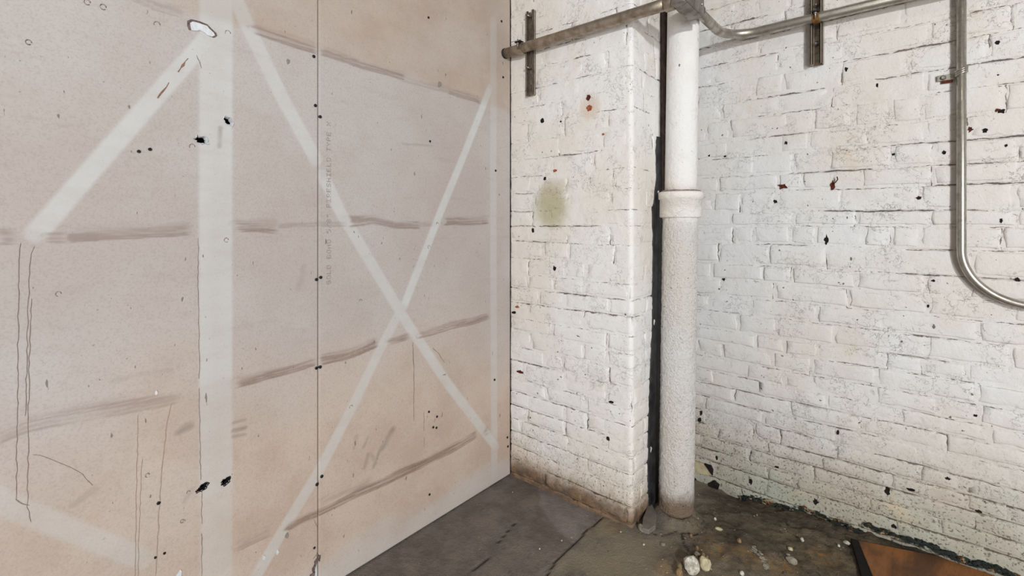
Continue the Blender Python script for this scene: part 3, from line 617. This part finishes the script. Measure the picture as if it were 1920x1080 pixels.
pier, hP = build_bricks(P_pier, XL + .004, XP + .42, ZP, PERP_P, M['pier'], 2.5, lambda r, a, z: r.uniform(.0002, .0013) if z > .95 else r.uniform(.0006, .0024), 5, 9, 'projecting white painted brick pier in the corner, damp stained', 'wall_pier', .0075, corner=XP, crack=1.02)
pier.name = 'brick_pier'
# dark coat on the pier's flank, pipe shadow included in its black
pts = [(1.925, 1.56), (1.918, 1.50), (1.922, 1.40), (1.905, 1.30), (1.884, 1.26), (1.886, 1.10), (1.880, .9), (1.884, .80), (1.868, .66), (1.858, .55), (1.846, .43), (1.842, .3), (1.838, .15), (1.845, .06), (1.86, -.04)]
rnd = random.Random(2); outl = []
for (y0, z0), (y1, z1) in zip(pts, pts[1:]):
    for k in range(7): outl.append((y0 + (y1 - y0) * k / 7 + rnd.uniform(-.003, .003), z0 + (z1 - z0) * k / 7))
bm = bmesh.new(); rows = []
for y, z in outl:
    rows.append([bm.verts.new((XP + d, yy, z)) for yy, d in ((y, -.002), (y + .001, .005), (y + .012, .0065 + rnd.uniform(-.001, .001)), (y + .05, .0065), (YW - .012, .0065))])
for r0, r1 in zip(rows, rows[1:]):
    for k in range(4): bm.faces.new((r0[k], r0[k + 1], r1[k + 1], r1[k]))
o = child('tar_and_shade', bm, M['tar'], pier, True); o['label'] = 'black coat with the pipe shadow painted in, ragged painted edge'
for k, (y, z, r) in enumerate(((1.884, .79, .012), (1.852, .27, .012), (1.925, 1.33, .005))):
    bm = bmesh.new(); rnd = random.Random(k); tube(bm, [(XP + .007, y + rnd.uniform(-.003, .003) + .008, z - r * 2 * i / 4) for i in range(5)], [.002, .004, .003, .0025, .001], 6); child('paint_dribble', bm, M['pipe'], pier)

# marks and fixings on the brickwork
def wall_hole(u, v, ru, rv, parent, h, on, P, mat='dark', seed=0, jit=.35, name='wall_hole', bulge=.0014, label=None):
    a, b, t = on(u, v); hh = h(a, b); s = t / F; k1 = abs(on(u + 1, v)[0] - a); bm = bmesh.new(); n = 12; poly = blob_poly((0, 0), ru * k1 * .85, rv * s * .85, n, jit, seed)
    rings = [[bm.verts.new(P(np.array(a + p[0] * sc), np.array(b + p[1] * sc), np.array(hh + d))) for p in poly] for sc, d in ((1.0, -.006), (.98, bulge), (.75, bulge * 1.25), (.4, bulge * .5))]
    for r0, r1 in zip(rings, rings[1:]):
        for k in range(n): bm.faces.new((r0[k], r0[(k + 1) % n], r1[(k + 1) % n], r1[k]))
    bm.faces.new(rings[-1]); o = child(name, bm, M[mat], parent)
    if label: o['label'] = label
    return o
pf = lambda u, v: on_front(u, v, YP)
for i, (u, v, ru, rv) in enumerate(((1870, 80, 5, 4.5), (1878, 209, 8, 5), (1587, 130, 3, 5), (1474, 268, 3.5, 3.5), (1676, 289, 3.5, 3), (1847, 245, 6, 4), (1886, 273, 3, 3.5), (1877, 414, 4, 6), (1723, 371, 6, 4), (1550, 450, 5, 10), (1454, 378, 4, 4), (1315, 774, 3, 5), (1312, 786, 4, 5), (1571, 811, 3.5, 5), (1664, 921, 6, 8), (1530, 940, 5, 6), (1408, 903, 4, 7), (1357, 538 - 14, 3, 3), (1645, 160, 2.5, 5), (1871, 141, 2, 2), (1835, 958, 6, 3), (1709, 918, 9, 3.5), (1777, 896, 6, 3), (1740, 574, 2.5, 4), (1770, 286, 4, 4), (1829, 779, 4, 2.5), (1344, 858, 2, 5), (1330, 300 - 8, 2, 2), (1360, 293, 3, 2), (1457, 875, 5, 2.5), (1676, 986, 6, 4), (1750, 526, 6, 2.5), (1908, 524, 6, 4))):
    wall_hole(u, v, ru, rv, wall_right, hR, on_front, P_right, seed=i, label='dark hole knocked in the paint' if ru > 5 else None)
for i, (u, v, ru, rv) in enumerate(((1468, 350, 9, 6), (1562, 347, 5, 9), (1820, 243, 5, 5), (1871, 207, 5, 3))):
    o = wall_hole(u, v, ru, rv, wall_right, hR, on_front, P_right, 'rust', seed=50 + i, jit=.5, name='rusty_anchor', label='rusty brown anchor remnant')
bm = bmesh.new(); tube(bm, [(*on_front(u, v, YW - .012)[:1], YW - .009 - .004 * k, on_front(u, v)[1]) for k, (u, v) in enumerate(((1562, 345), (1567, 342), (1571, 337), (1570, 332)))], .0022, 6); child('bent_nail', bm, M['rust'], wall_right)
for i, (u, v, ru, rv, m_, nm, lb) in enumerate(((1017, 226, 4, 4.5, 'dark', 'wall_hole', None), (1104, 183, 5, 6, 'rust', 'rusty_anchor', 'rusty bolt stub'), (1106, 203, 6.5, 6, 'orange', 'brick_chip', 'bare orange brick chip'), (1041, 320, 4, 3.5, 'orange', 'brick_chip', None), (1040, 503, 3, 5, 'dark', 'wall_hole', None), (976, 697, 7, 3, 'rust', 'wall_hole', None), (970, 575, 4, 2.5, 'orange', 'brick_chip', None), (964, 586, 5, 3, 'dark', 'wall_hole', None), (1052, 228, 1.8, 2, 'dark', 'wall_hole', None), (1022, 335, 3, 4, 'dark', 'wall_hole', None), (1147, 754, 6, 2.5, 'dark', 'wall_hole', None), (1000, 432, 2.5, 5, 'dark', 'wall_hole', None), (1141, 822, 3, 4, 'dark', 'wall_hole', None), (1131, 252, 3, 3, 'orange', 'wall_hole', None))):
    wall_hole(u, v, ru, rv, pier, hP, pf, P_pier, m_, 80 + i, .3, nm, label=lb)
# broken corner at the foot of the wall beside the pipe: bare beige brick
pl = [on_front(*p)[:2] for p in ((1296, 860), (1303, 862), (1320, 868), (1330, 880), (1336, 890), (1328, 889), (1310, 886), (1296, 882))]
o = wall_poly('broken_brick', [pl], M['raw_brick'], wall_right, P_right, -.01, .011); o['label'] = 'bare beige broken brick behind the pipe'
wall_poly('wall_hole', [[on_front(*p)[:2] for p in ((1322, 868), (1334, 872), (1338, 880), (1337, 890), (1331, 882))], [on_front(*p)[:2] for p in ((1296, 892), (1304, 896), (1312, 906), (1318, 912), (1296, 912))], [on_front(*p)[:2] for p in ((1330, 905), (1340, 900), (1350, 908), (1346, 920), (1330, 918))]], M['dark'], wall_right, P_right, -.01, .0125)

# ---------------------------------------------------------------- drain pipe
pipe = meta(empty('drain_pipe', (px0, py0, 0)), 'thick vertical white painted iron drain pipe beside the brick pier', 'pipe')
def at_z(z): return Vector((px0 - .008 + .028 * z / 2.2, py0 + .018 + .012 * z / 2.2, z))
def lathe(profile, n=40, jit=0):
    bm = bmesh.new(); rings = []
    for z, r in profile:
        c = at_z(z); rings.append([bm.verts.new((c.x + math.cos(2 * math.pi * k / n) * r * (1 + jit * (random.random() - .5)), c.y + math.sin(2 * math.pi * k / n) * r * (1 + jit * (random.random() - .5)), z)) for k in range(n)])
    for a, b in zip(rings, rings[1:]):
        for k in range(n): bm.faces.new((a[k], a[(k + 1) % n], b[(k + 1) % n], b[k]))
    bm.faces.new(rings[0][::-1]); bm.faces.new(rings[-1]); return bm
zc0, zc1 = 1.216, 1.319
nz_, na_ = 260, 84; zz_ = np.linspace(-.04, zc0 + .004, nz_); aa_ = np.linspace(0, 2 * np.pi, na_ + 1); AA, ZZ = np.meshgrid(aa_, zz_)
am_ = AA * .069; am_ = np.where(am_ > np.pi * .069, 2 * np.pi * .069 - am_, am_)
rr_ = .0685 + (fbm(am_ * 90, ZZ * 90, 301, 3) - .5) * .0042 + (fbm(am_ * 230, ZZ * 230, 305, 2) - .5) * .0026
cx_ = px0 - .008 + .028 * ZZ / 2.2; cy_ = py0 + .018 + .012 * ZZ / 2.2
pm_ = fastmesh('lower_pipe', np.stack([cx_ + np.cos(AA) * rr_, cy_ + np.sin(AA) * rr_, ZZ], -1).reshape(-1, 3), grid_faces(nz_, na_ + 1)); child('lower_pipe', pm_, M['pipe'], pipe, True)
child('upper_pipe', lathe([(zc1 - .01 + .05 * k, .062) for k in range(26)], 40, .004), M['pipe'], pipe, True)
child('hub_collar', lathe([(zc0 - .002, .070), (zc0, .079), (zc0 + .004, .081), (1.288, .081), (1.290, .086), (zc1 - .004, .087), (zc1, .084), (zc1 + .002, .064)], 40, .006), M['pipe'], pipe, True)
bm = bmesh.new(); tube(bm, [at_z(zc1 + .001) + Vector((math.cos(a), math.sin(a), 0)) * .073 for a in np.linspace(0, 2 * math.pi, 37)], [.0045 + .002 * random.random() for _ in range(37)], 6, False)
o = child('caulk_bead', bm, M['mud'], pipe, True); o['label'] = 'brown dirty bead on top of the collar'
bm = bmesh.new(); n = 30
for rad, hh, z in ((.105, .016, -.004),):
    pts_ = [at_z(0) + Vector((math.cos(a) * rad, math.sin(a) * rad, z)) for a in np.linspace(-1.3, .6, 14)]; tube(bm, pts_, [.004] + [.011 + .003 * random.random() for _ in range(12)] + [.003], 8)
o = child('mortar_fillet', bm, plain('grey_mortar', lin(84, 78, 70), .85, scale=60), pipe, True); o['label'] = 'grey curved mortar lip at the pipe foot'
# brown strip added for the shadowed gap between pier and pipe
st = meta(empty('gap_shade_strip', (XP + .006, 1.99, 1.45)), 'narrow brown strip painted as the shadowed gap between pier and drain pipe', 'strip')
bm = bmesh.new(); box(bm, XP + .003, XP + .008, 1.966, 2.020, 1.30, 2.5, .001); child('shade_bar', bm, M['gap_shade_brown'], st)
bm = bmesh.new(); box(bm, XP + .003, XP + .026, 2.020, 2.026, 1.30, 2.5, .001); child('shade_edge', bm, M['gap_shade_brown'], st)

# ---------------------------------------------------------------- conduits
ZC, YC = 1.982, YP - .021 - .0225
c1 = meta(empty('large_conduit', (-1.06, YC, ZC)), 'thickest steel conduit running level across the brick pier', 'conduit')
bm = bmesh.new(); tube(bm, [(XL + .003 + k * (.80 / 8), YC, ZC) for k in range(9)], .0222, 28); child('tube', bm, M['galv_dirty'], c1)
bm = bmesh.new(); tube(bm, [(XL + .003, YC, ZC), (XL + .009, YC, ZC)], .0235, 28); child('end_ring', bm, M['screw'], c1)
fit = meta(empty('elbow_fitting', (-.64, 1.7, ZC)), 'grey cast elbow fitting joining both level conduits near the top edge', 'fitting')
bm = bmesh.new(); tube(bm, [(-.690, YC, ZC), (-.688, YC, ZC), (-.660, YC, ZC), (-.656, YC, ZC)], [.026, .0285, .0285, .026], 12); child('compression_nut', bm, M['galv_dirty'], fit)
bm = bmesh.new(); box(bm, -.662, -.606, YC - .032, 1.812, ZC - .024, ZC + .052, .009); child('body', bm, M['cast'], fit, True)
bm = bmesh.new(); box(bm, -.608, -.601, YC - .028, 1.804, ZC - .020, ZC + .048, .002); child('cover_plate', bm, M['cast'], fit)
for yy in (YC - .015, 1.775): bm = bmesh.new(); tube(bm, [(-.602, yy, ZC + .014), (-.597, yy, ZC + .014)], .005, 10); child('screw', bm, M['bolt'], fit)
ZD, YD = 2.007, YW - .041 - .019
bm = bmesh.new(); tube(bm, [(-.638, 1.80, ZD), (-.638, 1.826, ZD), (-.638, 1.8265, ZD), (-.638, 1.855, ZD)], [.030, .030, .026, .025], 20); child('outlet_hub', bm, M['cast'], fit)
c2 = meta(empty('bent_conduit', (-.2, YD, ZD)), 'bent steel conduit running level along the right brick wall', 'conduit')
bm = bmesh.new(); tube(bm, fillet([(-.64, 1.82, ZD), (-.64, YD, ZD), (1.9, YD, ZD - .004)], .13, 14), .0190, 24); child('tube', bm, M['galv'], c2)
XV, YV, RV = .1165, YW - .0235, .0130
c3 = meta(empty('thin_conduit', (XV, YV, 1.5)), 'thin vertical steel conduit curving right near the right edge', 'conduit')
xa, za, _ = on_front(1905, 571, YV)
bm = bmesh.new(); tube(bm, fillet([(XV, YV, 2.6), (XV, YV, za), (1.4, YV, za - .02)], .175, 20), RV, 20); child('tube', bm, M['galv'], c3)
zs = on_front(1803, 135, YV)[1]; sp_ = empty('pipe_strap', (XV, YV, zs)); sp_.parent = c3; sp_.location = (0, 0, zs - 1.5)
bm = bmesh.new()
for dz in (-.007, 0, .007): tube(bm, [(XV + math.cos(a) * (RV + .0015), YV + math.sin(a) * (RV + .0015), zs + dz + .006 * (math.cos(a) + .2)) for a in np.linspace(.6, -math.pi - .5, 18)], .0036, 8)
child('band', bm, M['galv'], sp_)
bm = bmesh.new(); box(bm, XV - .062, XV - RV - .001, YW - .010, YW - .0065, zs - .018, zs + .002, .001); child('tab', bm, M['galv'], sp_)
bm = bmesh.new(); tube(bm, [(XV - .046, YW - .010, zs - .008), (XV - .046, YW - .0125, zs - .008), (XV - .046, YW - .0126, zs - .008), (XV - .046, YW - .018, zs - .008)], [.0085, .0085, .0055, .0055], 6); child('screw', bm, M['bolt'], sp_)
bm = bmesh.new(); box(bm, XV - .050, XV - .022, YW - .0085, YW - .006, zs - .028, zs - .014, .001); child('rusty_shim', bm, M['rust'], sp_)

def strut(x0, x1, yw, depth, z0, z1, name, label, mat):
    """slotted C channel, open side towards the room"""
    t = .0025; yb, yf = yw - .004, yw - depth; root = meta(empty(name, ((x0 + x1) / 2, yb, z0)), label, 'bracket'); bm = bmesh.new()
    box(bm, x0, x0 + t, yf, yb, z0, z1); box(bm, x1 - t, x1, yf, yb, z0, z1)
    wlip = .0095
    box(bm, x0, x0 + wlip, yf, yf + t, z0, z1); box(bm, x1 - wlip, x1, yf, yf + t, z0, z1); box(bm, x0 + wlip - t, x0 + wlip, yf, yf + .007, z0, z1); box(bm, x1 - wlip, x1 - wlip + t, yf, yf + .007, z0, z1)
    xm = (x0 + x1) / 2; sw = .0075; box(bm, x0, xm - sw, yb - t, yb, z0, z1); box(bm, xm + sw, x1, yb - t, yb, z0, z1); z = z0
    while z < z1: box(bm, xm - sw, xm + sw, yb - t, yb, z, min(z + .022, z1)); z += .050
    child('channel', bm, mat, root); return root
zt, zb = on_front(1000, 22, YP)[1], on_front(1000, 180, YP)[1]
s1 = strut(-1.352, -1.311, YP, .021, zb, zt, 'strut_channel', 'steel slotted channel bracket on the brick pier', M['galv_dirty'])
for zz in (on_front(1000, 33, YP)[1], on_front(1000, 130, YP)[1]):
    bm = bmesh.new(); tube(bm, [(-1.352 + .012, YP - .032, zz + .006), (-1.331, YP - .006, zz)], .0035, 8); sphere(bm, Vector((-1.352 + .011, YP - .033, zz + .0065)), .005, 8); child('bolt', bm, M['bolt'], s1)
def clamp(root, x, yc, zc, R, mat, xo=0):
    k = empty('conduit_clamp'); k.parent = root; k.location = Vector((x, yc, zc)) - root.location
    bm = bmesh.new(); xx = x
    for a0 in np.linspace(-.35, -math.pi + .35, 1): pass
    n = 18; ring = []
    for q in range(n + 1):
        a = math.pi * .5 + .55 - (math.pi + 1.1) * -q / n; ca, sa = math.cos(a), math.sin(a)
        ring.append([bm.verts.new((xx + dx, yc + ca * rr, zc + sa * rr)) for dx, rr in ((-.011, R + .0004), (-.011, R + .003), (.011, R + .003), (.011, R + .0004))])
    for r0, r1 in zip(ring, ring[1:]):
        for j in range(4): bm.faces.new((r0[j], r0[(j + 1) % 4], r1[(j + 1) % 4], r1[j]))
    bm.faces.new(ring[0][::-1]); bm.faces.new(ring[-1]); child('band', bm, mat, k)
    bm = bmesh.new(); box(bm, xx - .013, xx + .013, yc - R - .006, yc - .004, zc + R + .001, zc + R + .004); box(bm, xx - .012, xx + .012, yc - R - .016, yc - R + .004, zc + R - .005, zc + R - .002); child('ear', bm, M['screw'], k)
    bm = bmesh.new(); tube(bm, [(xx + xo, yc - R - .008, zc + R + .010), (xx + xo, yc - R - .008, zc - .012)], .0028, 8); tube(bm, [(xx + xo, yc - R - .008, zc + R - .012), (xx + xo, yc - R - .008, zc + R - .006)], .006, 6); child('clamp_bolt', bm, M['bolt'], k)
clamp(s1, -1.358, YC, ZC, .0225, M['galv_dirty'])
x0, _, _ = on_front(1519, 100, YW - .041); x1, _, _ = on_front(1542, 100, YW - .041)
s2 = strut(x0, x0 + .042, YW, .041, on_front(1530, 122, YW - .02)[1], 2.20, 'strut_channel', 'steel slotted channel bracket on the right brick wall', M['galv_dirty'])
for zz in (on_front(1528, 85, YW)[1], on_front(1528, 13, YW)[1]):
    bm = bmesh.new(); tube(bm, [(x0 + .018, YW - .006, zz), (x0 + .018, YW - .0175, zz)], .0075, 6); tube(bm, [(x0 + .018, YW - .017, zz), (x0 + .018, YW - .024, zz)], .004, 8); child('bolt', bm, M['bolt'], s2)
clamp(s2, x0 + .024, YD, ZD - .001, .0192, M['rust_band'])

# ---------------------------------------------------------------- floor things
b0_ = on_floor(1609, 1013, .022)[:2]; b1_ = on_floor(1822, 1076, .022)[:2]; b2_ = on_floor(1637, 1081, .022)[:2]
e1 = (Vector(b1_) - Vector(b0_)).normalized(); e2 = (Vector(b2_) - Vector(b0_)); e2 = Vector((e1.y, -e1.x)); q0 = Vector(b0_)
bd = meta(empty('wooden_board', (q0.x + .3, q0.y - .25, 0)), 'brown wooden board with a black edge lying on the floor by the wall', 'board')
le = (Vector(b2_) - q0).normalized()
def plate(name, outline, z0, z1, mat, parent, bev=.0015):
    bm = bmesh.new(); bot = [bm.verts.new((p[0], p[1], z0)) for p in outline]; top = [bm.verts.new((p[0], p[1], z1)) for p in outline]; n = len(outline)
    bm.faces.new(top); bm.faces.new(bot[::-1])
    for k in range(n): bm.faces.new((bot[k], bot[(k + 1) % n], top[(k + 1) % n], top[k]))
    if bev: bmesh.ops.bevel(bm, geom=bm.edges[:], offset=bev, segments=1, affect='EDGES')
    return child(name, bm, mat, parent)
pB = [q0, q0 + le * .55, q0 + le * .55 + e1 * .58, q0 + e1 * .30, ]
pB = [q0, q0 + le * .60, q0 + le * .60 + e1 * .50, q0 + e1 * .46]
pB = [(p.x, min(p.y, YW - .028)) for p in pB]; pB = pB[:3] + [((q0 + e1 * .46).x, YW - .028), ((q0 + e1 * .22).x, YW - .028)]
plate('board_face', pB, .008, .022, M['board'], bd)
L0 = on_floor(1595, 1008, .020)[:2]; L1 = on_floor(1616, 1082, .020)[:2]; d_ = (Vector(L1) - Vector(L0)).normalized()
o = plate('edge_strip', [L0, tuple(Vector(L0) + d_ * .62), tuple(q0 + le * .61 + e1 * .001), tuple(q0 + Vector((.0, .006)))], .001, .019, M['black_edge'], bd); o['label'] = 'black edge strip'
# moss, tar and crumbs along the foot of the wall
rnd = random.Random(11); bm = bmesh.new()
for k in range(1500):
    x = rnd.uniform(-.60, .62); 
    if rnd.random() < .35: x = rnd.uniform(-.12, .45)
    dens = .35 + .65 * float(vn(np.array(x * 9), np.array(0.), 5))
    if rnd.random() > dens: continue
    r = rnd.uniform(.0022, .0075); y = YW - rnd.uniform(.0, .018) ; z = floor_z(x, y) + rnd.uniform(.0, .016) + (.020 if x > -.16 else 0)
    q = bmesh.ops.create_icosphere(bm, subdivisions=1, radius=r, matrix=Matrix.Translation((x, y, z)) @ Matrix.Diagonal((rnd.uniform(.9, 2.4), 1, rnd.uniform(.4, .9), 1)))
    for v in q['verts']: v.co += Vector((rnd.uniform(-1, 1), rnd.uniform(-1, 1), rnd.uniform(-1, 1))) * r * .3
mm = Mat('crust', .95); mm.color(mm.mix(mm.mr(mm.noise(28, 2), .54, .64), mm.mix(mm.noise(60, 3), lin(22, 26, 24), lin(52, 58, 52)), mm.mix(mm.mr(mm.noise(70, 1), .4, .6), lin(150, 128, 98), lin(92, 60, 36))))
meta(child('mossy_crust', bm, mm.m, None), 'dark mossy crust crumbling along the foot of the brick wall', 'debris', kind='stuff')
bm = bmesh.new()
for k in range(330):
    u, v = rnd.uniform(960, 1640), rnd.uniform(900, 1095)
    x, y, t = on_floor(u, v)
    if (1405 < u < 1450 and v > 1020) or y > YW - .03 or x < XL + .02 or (x < XP + .02 and y > YP - .02) or (x - px0) ** 2 + (y - py0) ** 2 < .01: continue
    if u < 1200 and rnd.random() < .72: continue
    if x > -.19 and y > 1.6: continue
    r = .0010 + .0026 * rnd.random() ** 2; q = bmesh.ops.create_icosphere(bm, subdivisions=1, radius=r, matrix=Matrix.Translation((x, y, floor_z(x, y) + r * .4)) @ Matrix.Diagonal((rnd.uniform(.7, 1.6), 1, .7, 1)))
    for vv in q['verts']: vv.co += Vector((rnd.uniform(-1, 1), rnd.uniform(-1, 1), rnd.uniform(-1, 1))) * r * .25
mg = Mat('grit', .9); mg.color(mg.mix(mg.mr(mg.noise(17, 1), .4, .6), lin(176, 158, 128), lin(100, 78, 52)))
meta(child('floor_grit', bm, mg.m, None), 'fine pale grit scattered over the dirt floor', 'grit', kind='stuff')

SM = dict(white=plain('white_stone', lin(206, 202, 190), .85, scale=70, var=.35, bump=.5, col2=lin(150, 142, 126)), cream=plain('cream_stone', lin(196, 184, 150), .85, scale=60, var=.3, bump=.4), tan=plain('tan_stone', lin(150, 124, 88), .85, scale=60, var=.3, bump=.4), grey=plain('grey_stone', lin(148, 140, 122), .85, scale=70, var=.3, bump=.5), olive=plain('olive_stone', lin(132, 122, 88), .85, scale=60, var=.3, bump=.4), brown=plain('brown_stone', lin(112, 84, 66), .85, scale=60, var=.3, bump=.4))
def stone(u, v, wpx, hpx, mat, label, seed, flat=.62, rot=0, name='stone'):
    x, y, t = on_floor(u, v, .01); s = t / F; rnd = random.Random(seed); rw, rd = wpx * s / 2, hpx * s / 2 * 1.25
    bm = bmesh.new(); bmesh.ops.create_icosphere(bm, subdivisions=2, radius=1); dirs = [Vector((rnd.gauss(0, 1), rnd.gauss(0, 1), rnd.gauss(0, 1))).normalized() for _ in range(9)]; cut = [rnd.uniform(.62, .9) for _ in dirs]
    for q in bm.verts:
        for d, k in zip(dirs, cut):
            e = q.co.dot(d)
            if e > k: q.co -= d * (e - k)
        q.co += Vector((rnd.uniform(-1, 1), rnd.uniform(-1, 1), rnd.uniform(-1, 1))) * .03
    hgt = min(rw, rd) * flat * 1.6
    R = Matrix.Rotation(YAW + rot, 3, 'Z')
    for q in bm.verts: q.co = R @ Vector((q.co.x * rw, q.co.y * rd, q.co.z * hgt))
    zmin = min(q.co.z for q in bm.verts); me = bpy.data.meshes.new(name); bm.to_mesh(me); bm.free()
    z0 = floor_z(x, y)
    o = link(name, me, SM[mat], None, (x, y, z0 - zmin * .82)); return meta(o, label, 'stone', 'loose stones on the floor')
for i, a in enumerate((
    (1297, 1070, 34, 25, 'white', 'largest white stone at the bottom edge below the drain pipe', .7, -.5), (1322, 1065, 22, 18, 'cream', 'rounded cream stone just right of the largest white stone', .8, 0), (1308, 1039, 12, 8, 'white', 'small white chip above the largest white stone', .5, -.5),
    (1273, 1065, 13, 10, 'olive', 'olive grey pebble left of the largest white stone', .8, 0), (1274, 1079, 14, 11, 'tan', 'tan pebble at the bottom edge below the olive pebble', .8, 0), (1280, 1058, 8, 6, 'brown', 'small brown pebble touching the upper left of the largest white stone', .8, 0),
    (1341, 970, 6, 5, 'white', 'bright white speck of stone right of the pipe foot', .6, 0), (1348, 990, 15, 8, 'cream', 'pointed pale shard on the dirt right of the pipe foot', .4, -.5), (1386, 1015, 9, 7, 'tan', 'tan angular chip on the dirt midway between pipe and board', .6, -.4),
    (1307, 1028, 6, 6, 'tan', 'orange tan pebble topmost of the cluster below the pipe', .9, 0), (1319, 1041, 7, 6, 'tan', 'ochre pebble right of the small white chip', .9, .3), (1306, 1049, 6, 6, 'tan', 'ochre pebble directly above the largest white stone', .9, .6), (1321, 1052, 6, 6, 'brown', 'brown pebble above the rounded cream stone', .9, .2), (1326, 1046, 5, 5, 'olive', 'olive pebble rightmost of the cluster below the pipe', .9, .2),
    (1296, 1005, 6, 5, 'tan', 'tan pebble on the dirt just below the pipe foot', .8, 0), (1243, 1020, 9, 6, 'grey', 'flat grey chip on the floor below left of the pipe', .5, -.3), (1482, 1027, 11, 7, 'cream', 'cream flat stone upper one of three near the middle of the dirt', .5, -.3), (1484, 1055, 22, 12, 'grey', 'long greyish stone lowest of three near the middle of the dirt', .6, -.4), (1478, 1044, 7, 5, 'white', 'tiny pale chip touching the long greyish stone', .5, -.3),
    (1504, 1013, 8, 6, 'white', 'round white pebble below the wall left of the board', .7, 0), (1588, 1017, 14, 8, 'white', 'bright white sliver beside the black board edge', .4, -.9), (1573, 1024, 6, 5, 'white', 'white crumb left of the bright white sliver', .6, 0),
    (1164, 996, 5, 3, 'white', 'white flake at the foot of the pier near the floor crack', .5, 0), (1207, 1020, 5, 4, 'white', 'white flake on the floor below the pier corner', .5, 0), (1012, 1026, 3.5, 3, 'white', 'white speck on the dark slab left of the floor crack', .6, 0), (1053, 1011, 4, 3, 'cream', 'cream speck on the dark slab beside the floor crack', .6, 0), (1391, 1077, 9, 7, 'white', 'white pebble at the bottom edge midway along the dirt', .7, 0))):
    stone(a[0], a[1], a[2], a[3], a[4], a[5], 100 + i, a[6], a[7])
# grey slate lying in the gap between pier and pipe, and the chip leaning by it
sl_ = [on_floor(*p, .012)[:2] for p in ((1203, 997), (1206, 978), (1214, 955), (1222, 950), (1231, 970), (1229, 992), (1216, 1001))]
o = plate('slate_piece', sl_, .008, .027, plain('grey_slate', lin(122, 114, 106), .7, scale=30, var=.2), None, .002); meta(o, 'flat grey slate wedged on the floor between pier and pipe', 'slate')
stone(1202, 993, 10, 15, 'grey', 'upright grey chip at the front corner of the pier', 300, .9, .2)
# scraped white plaster smear on the dirt
sx = [on_floor(*p, .004) for p in ((1412, 1028), (1417, 1034), (1424, 1050), (1436, 1062), (1443, 1068), (1434, 1068), (1425, 1060), (1416, 1048), (1411, 1036))]
bm = bmesh.new(); rnd = random.Random(4)
for k in range(90):
    f_ = rnd.random(); u = 1413 + 26 * f_ + rnd.uniform(-5, 5) * (1 - f_ * .4); v = 1030 + 36 * f_ + rnd.uniform(-3, 3); x, y, t = on_floor(u, v); r = rnd.uniform(.002, .0055)
    bmesh.ops.create_icosphere(bm, subdivisions=1, radius=r, matrix=Matrix.Translation((x, y, floor_z(x, y) + .0008)) @ Matrix.Rotation(YAW - .9, 4, 'Z') @ Matrix.Diagonal((1.3, .8, .25, 1)))
meta(child('plaster_smear', bm, plain('plaster', lin(168, 160, 146), .9, scale=120, var=.4), None), 'streak of dried white plaster smeared on the dirt', 'plaster', kind='stuff')
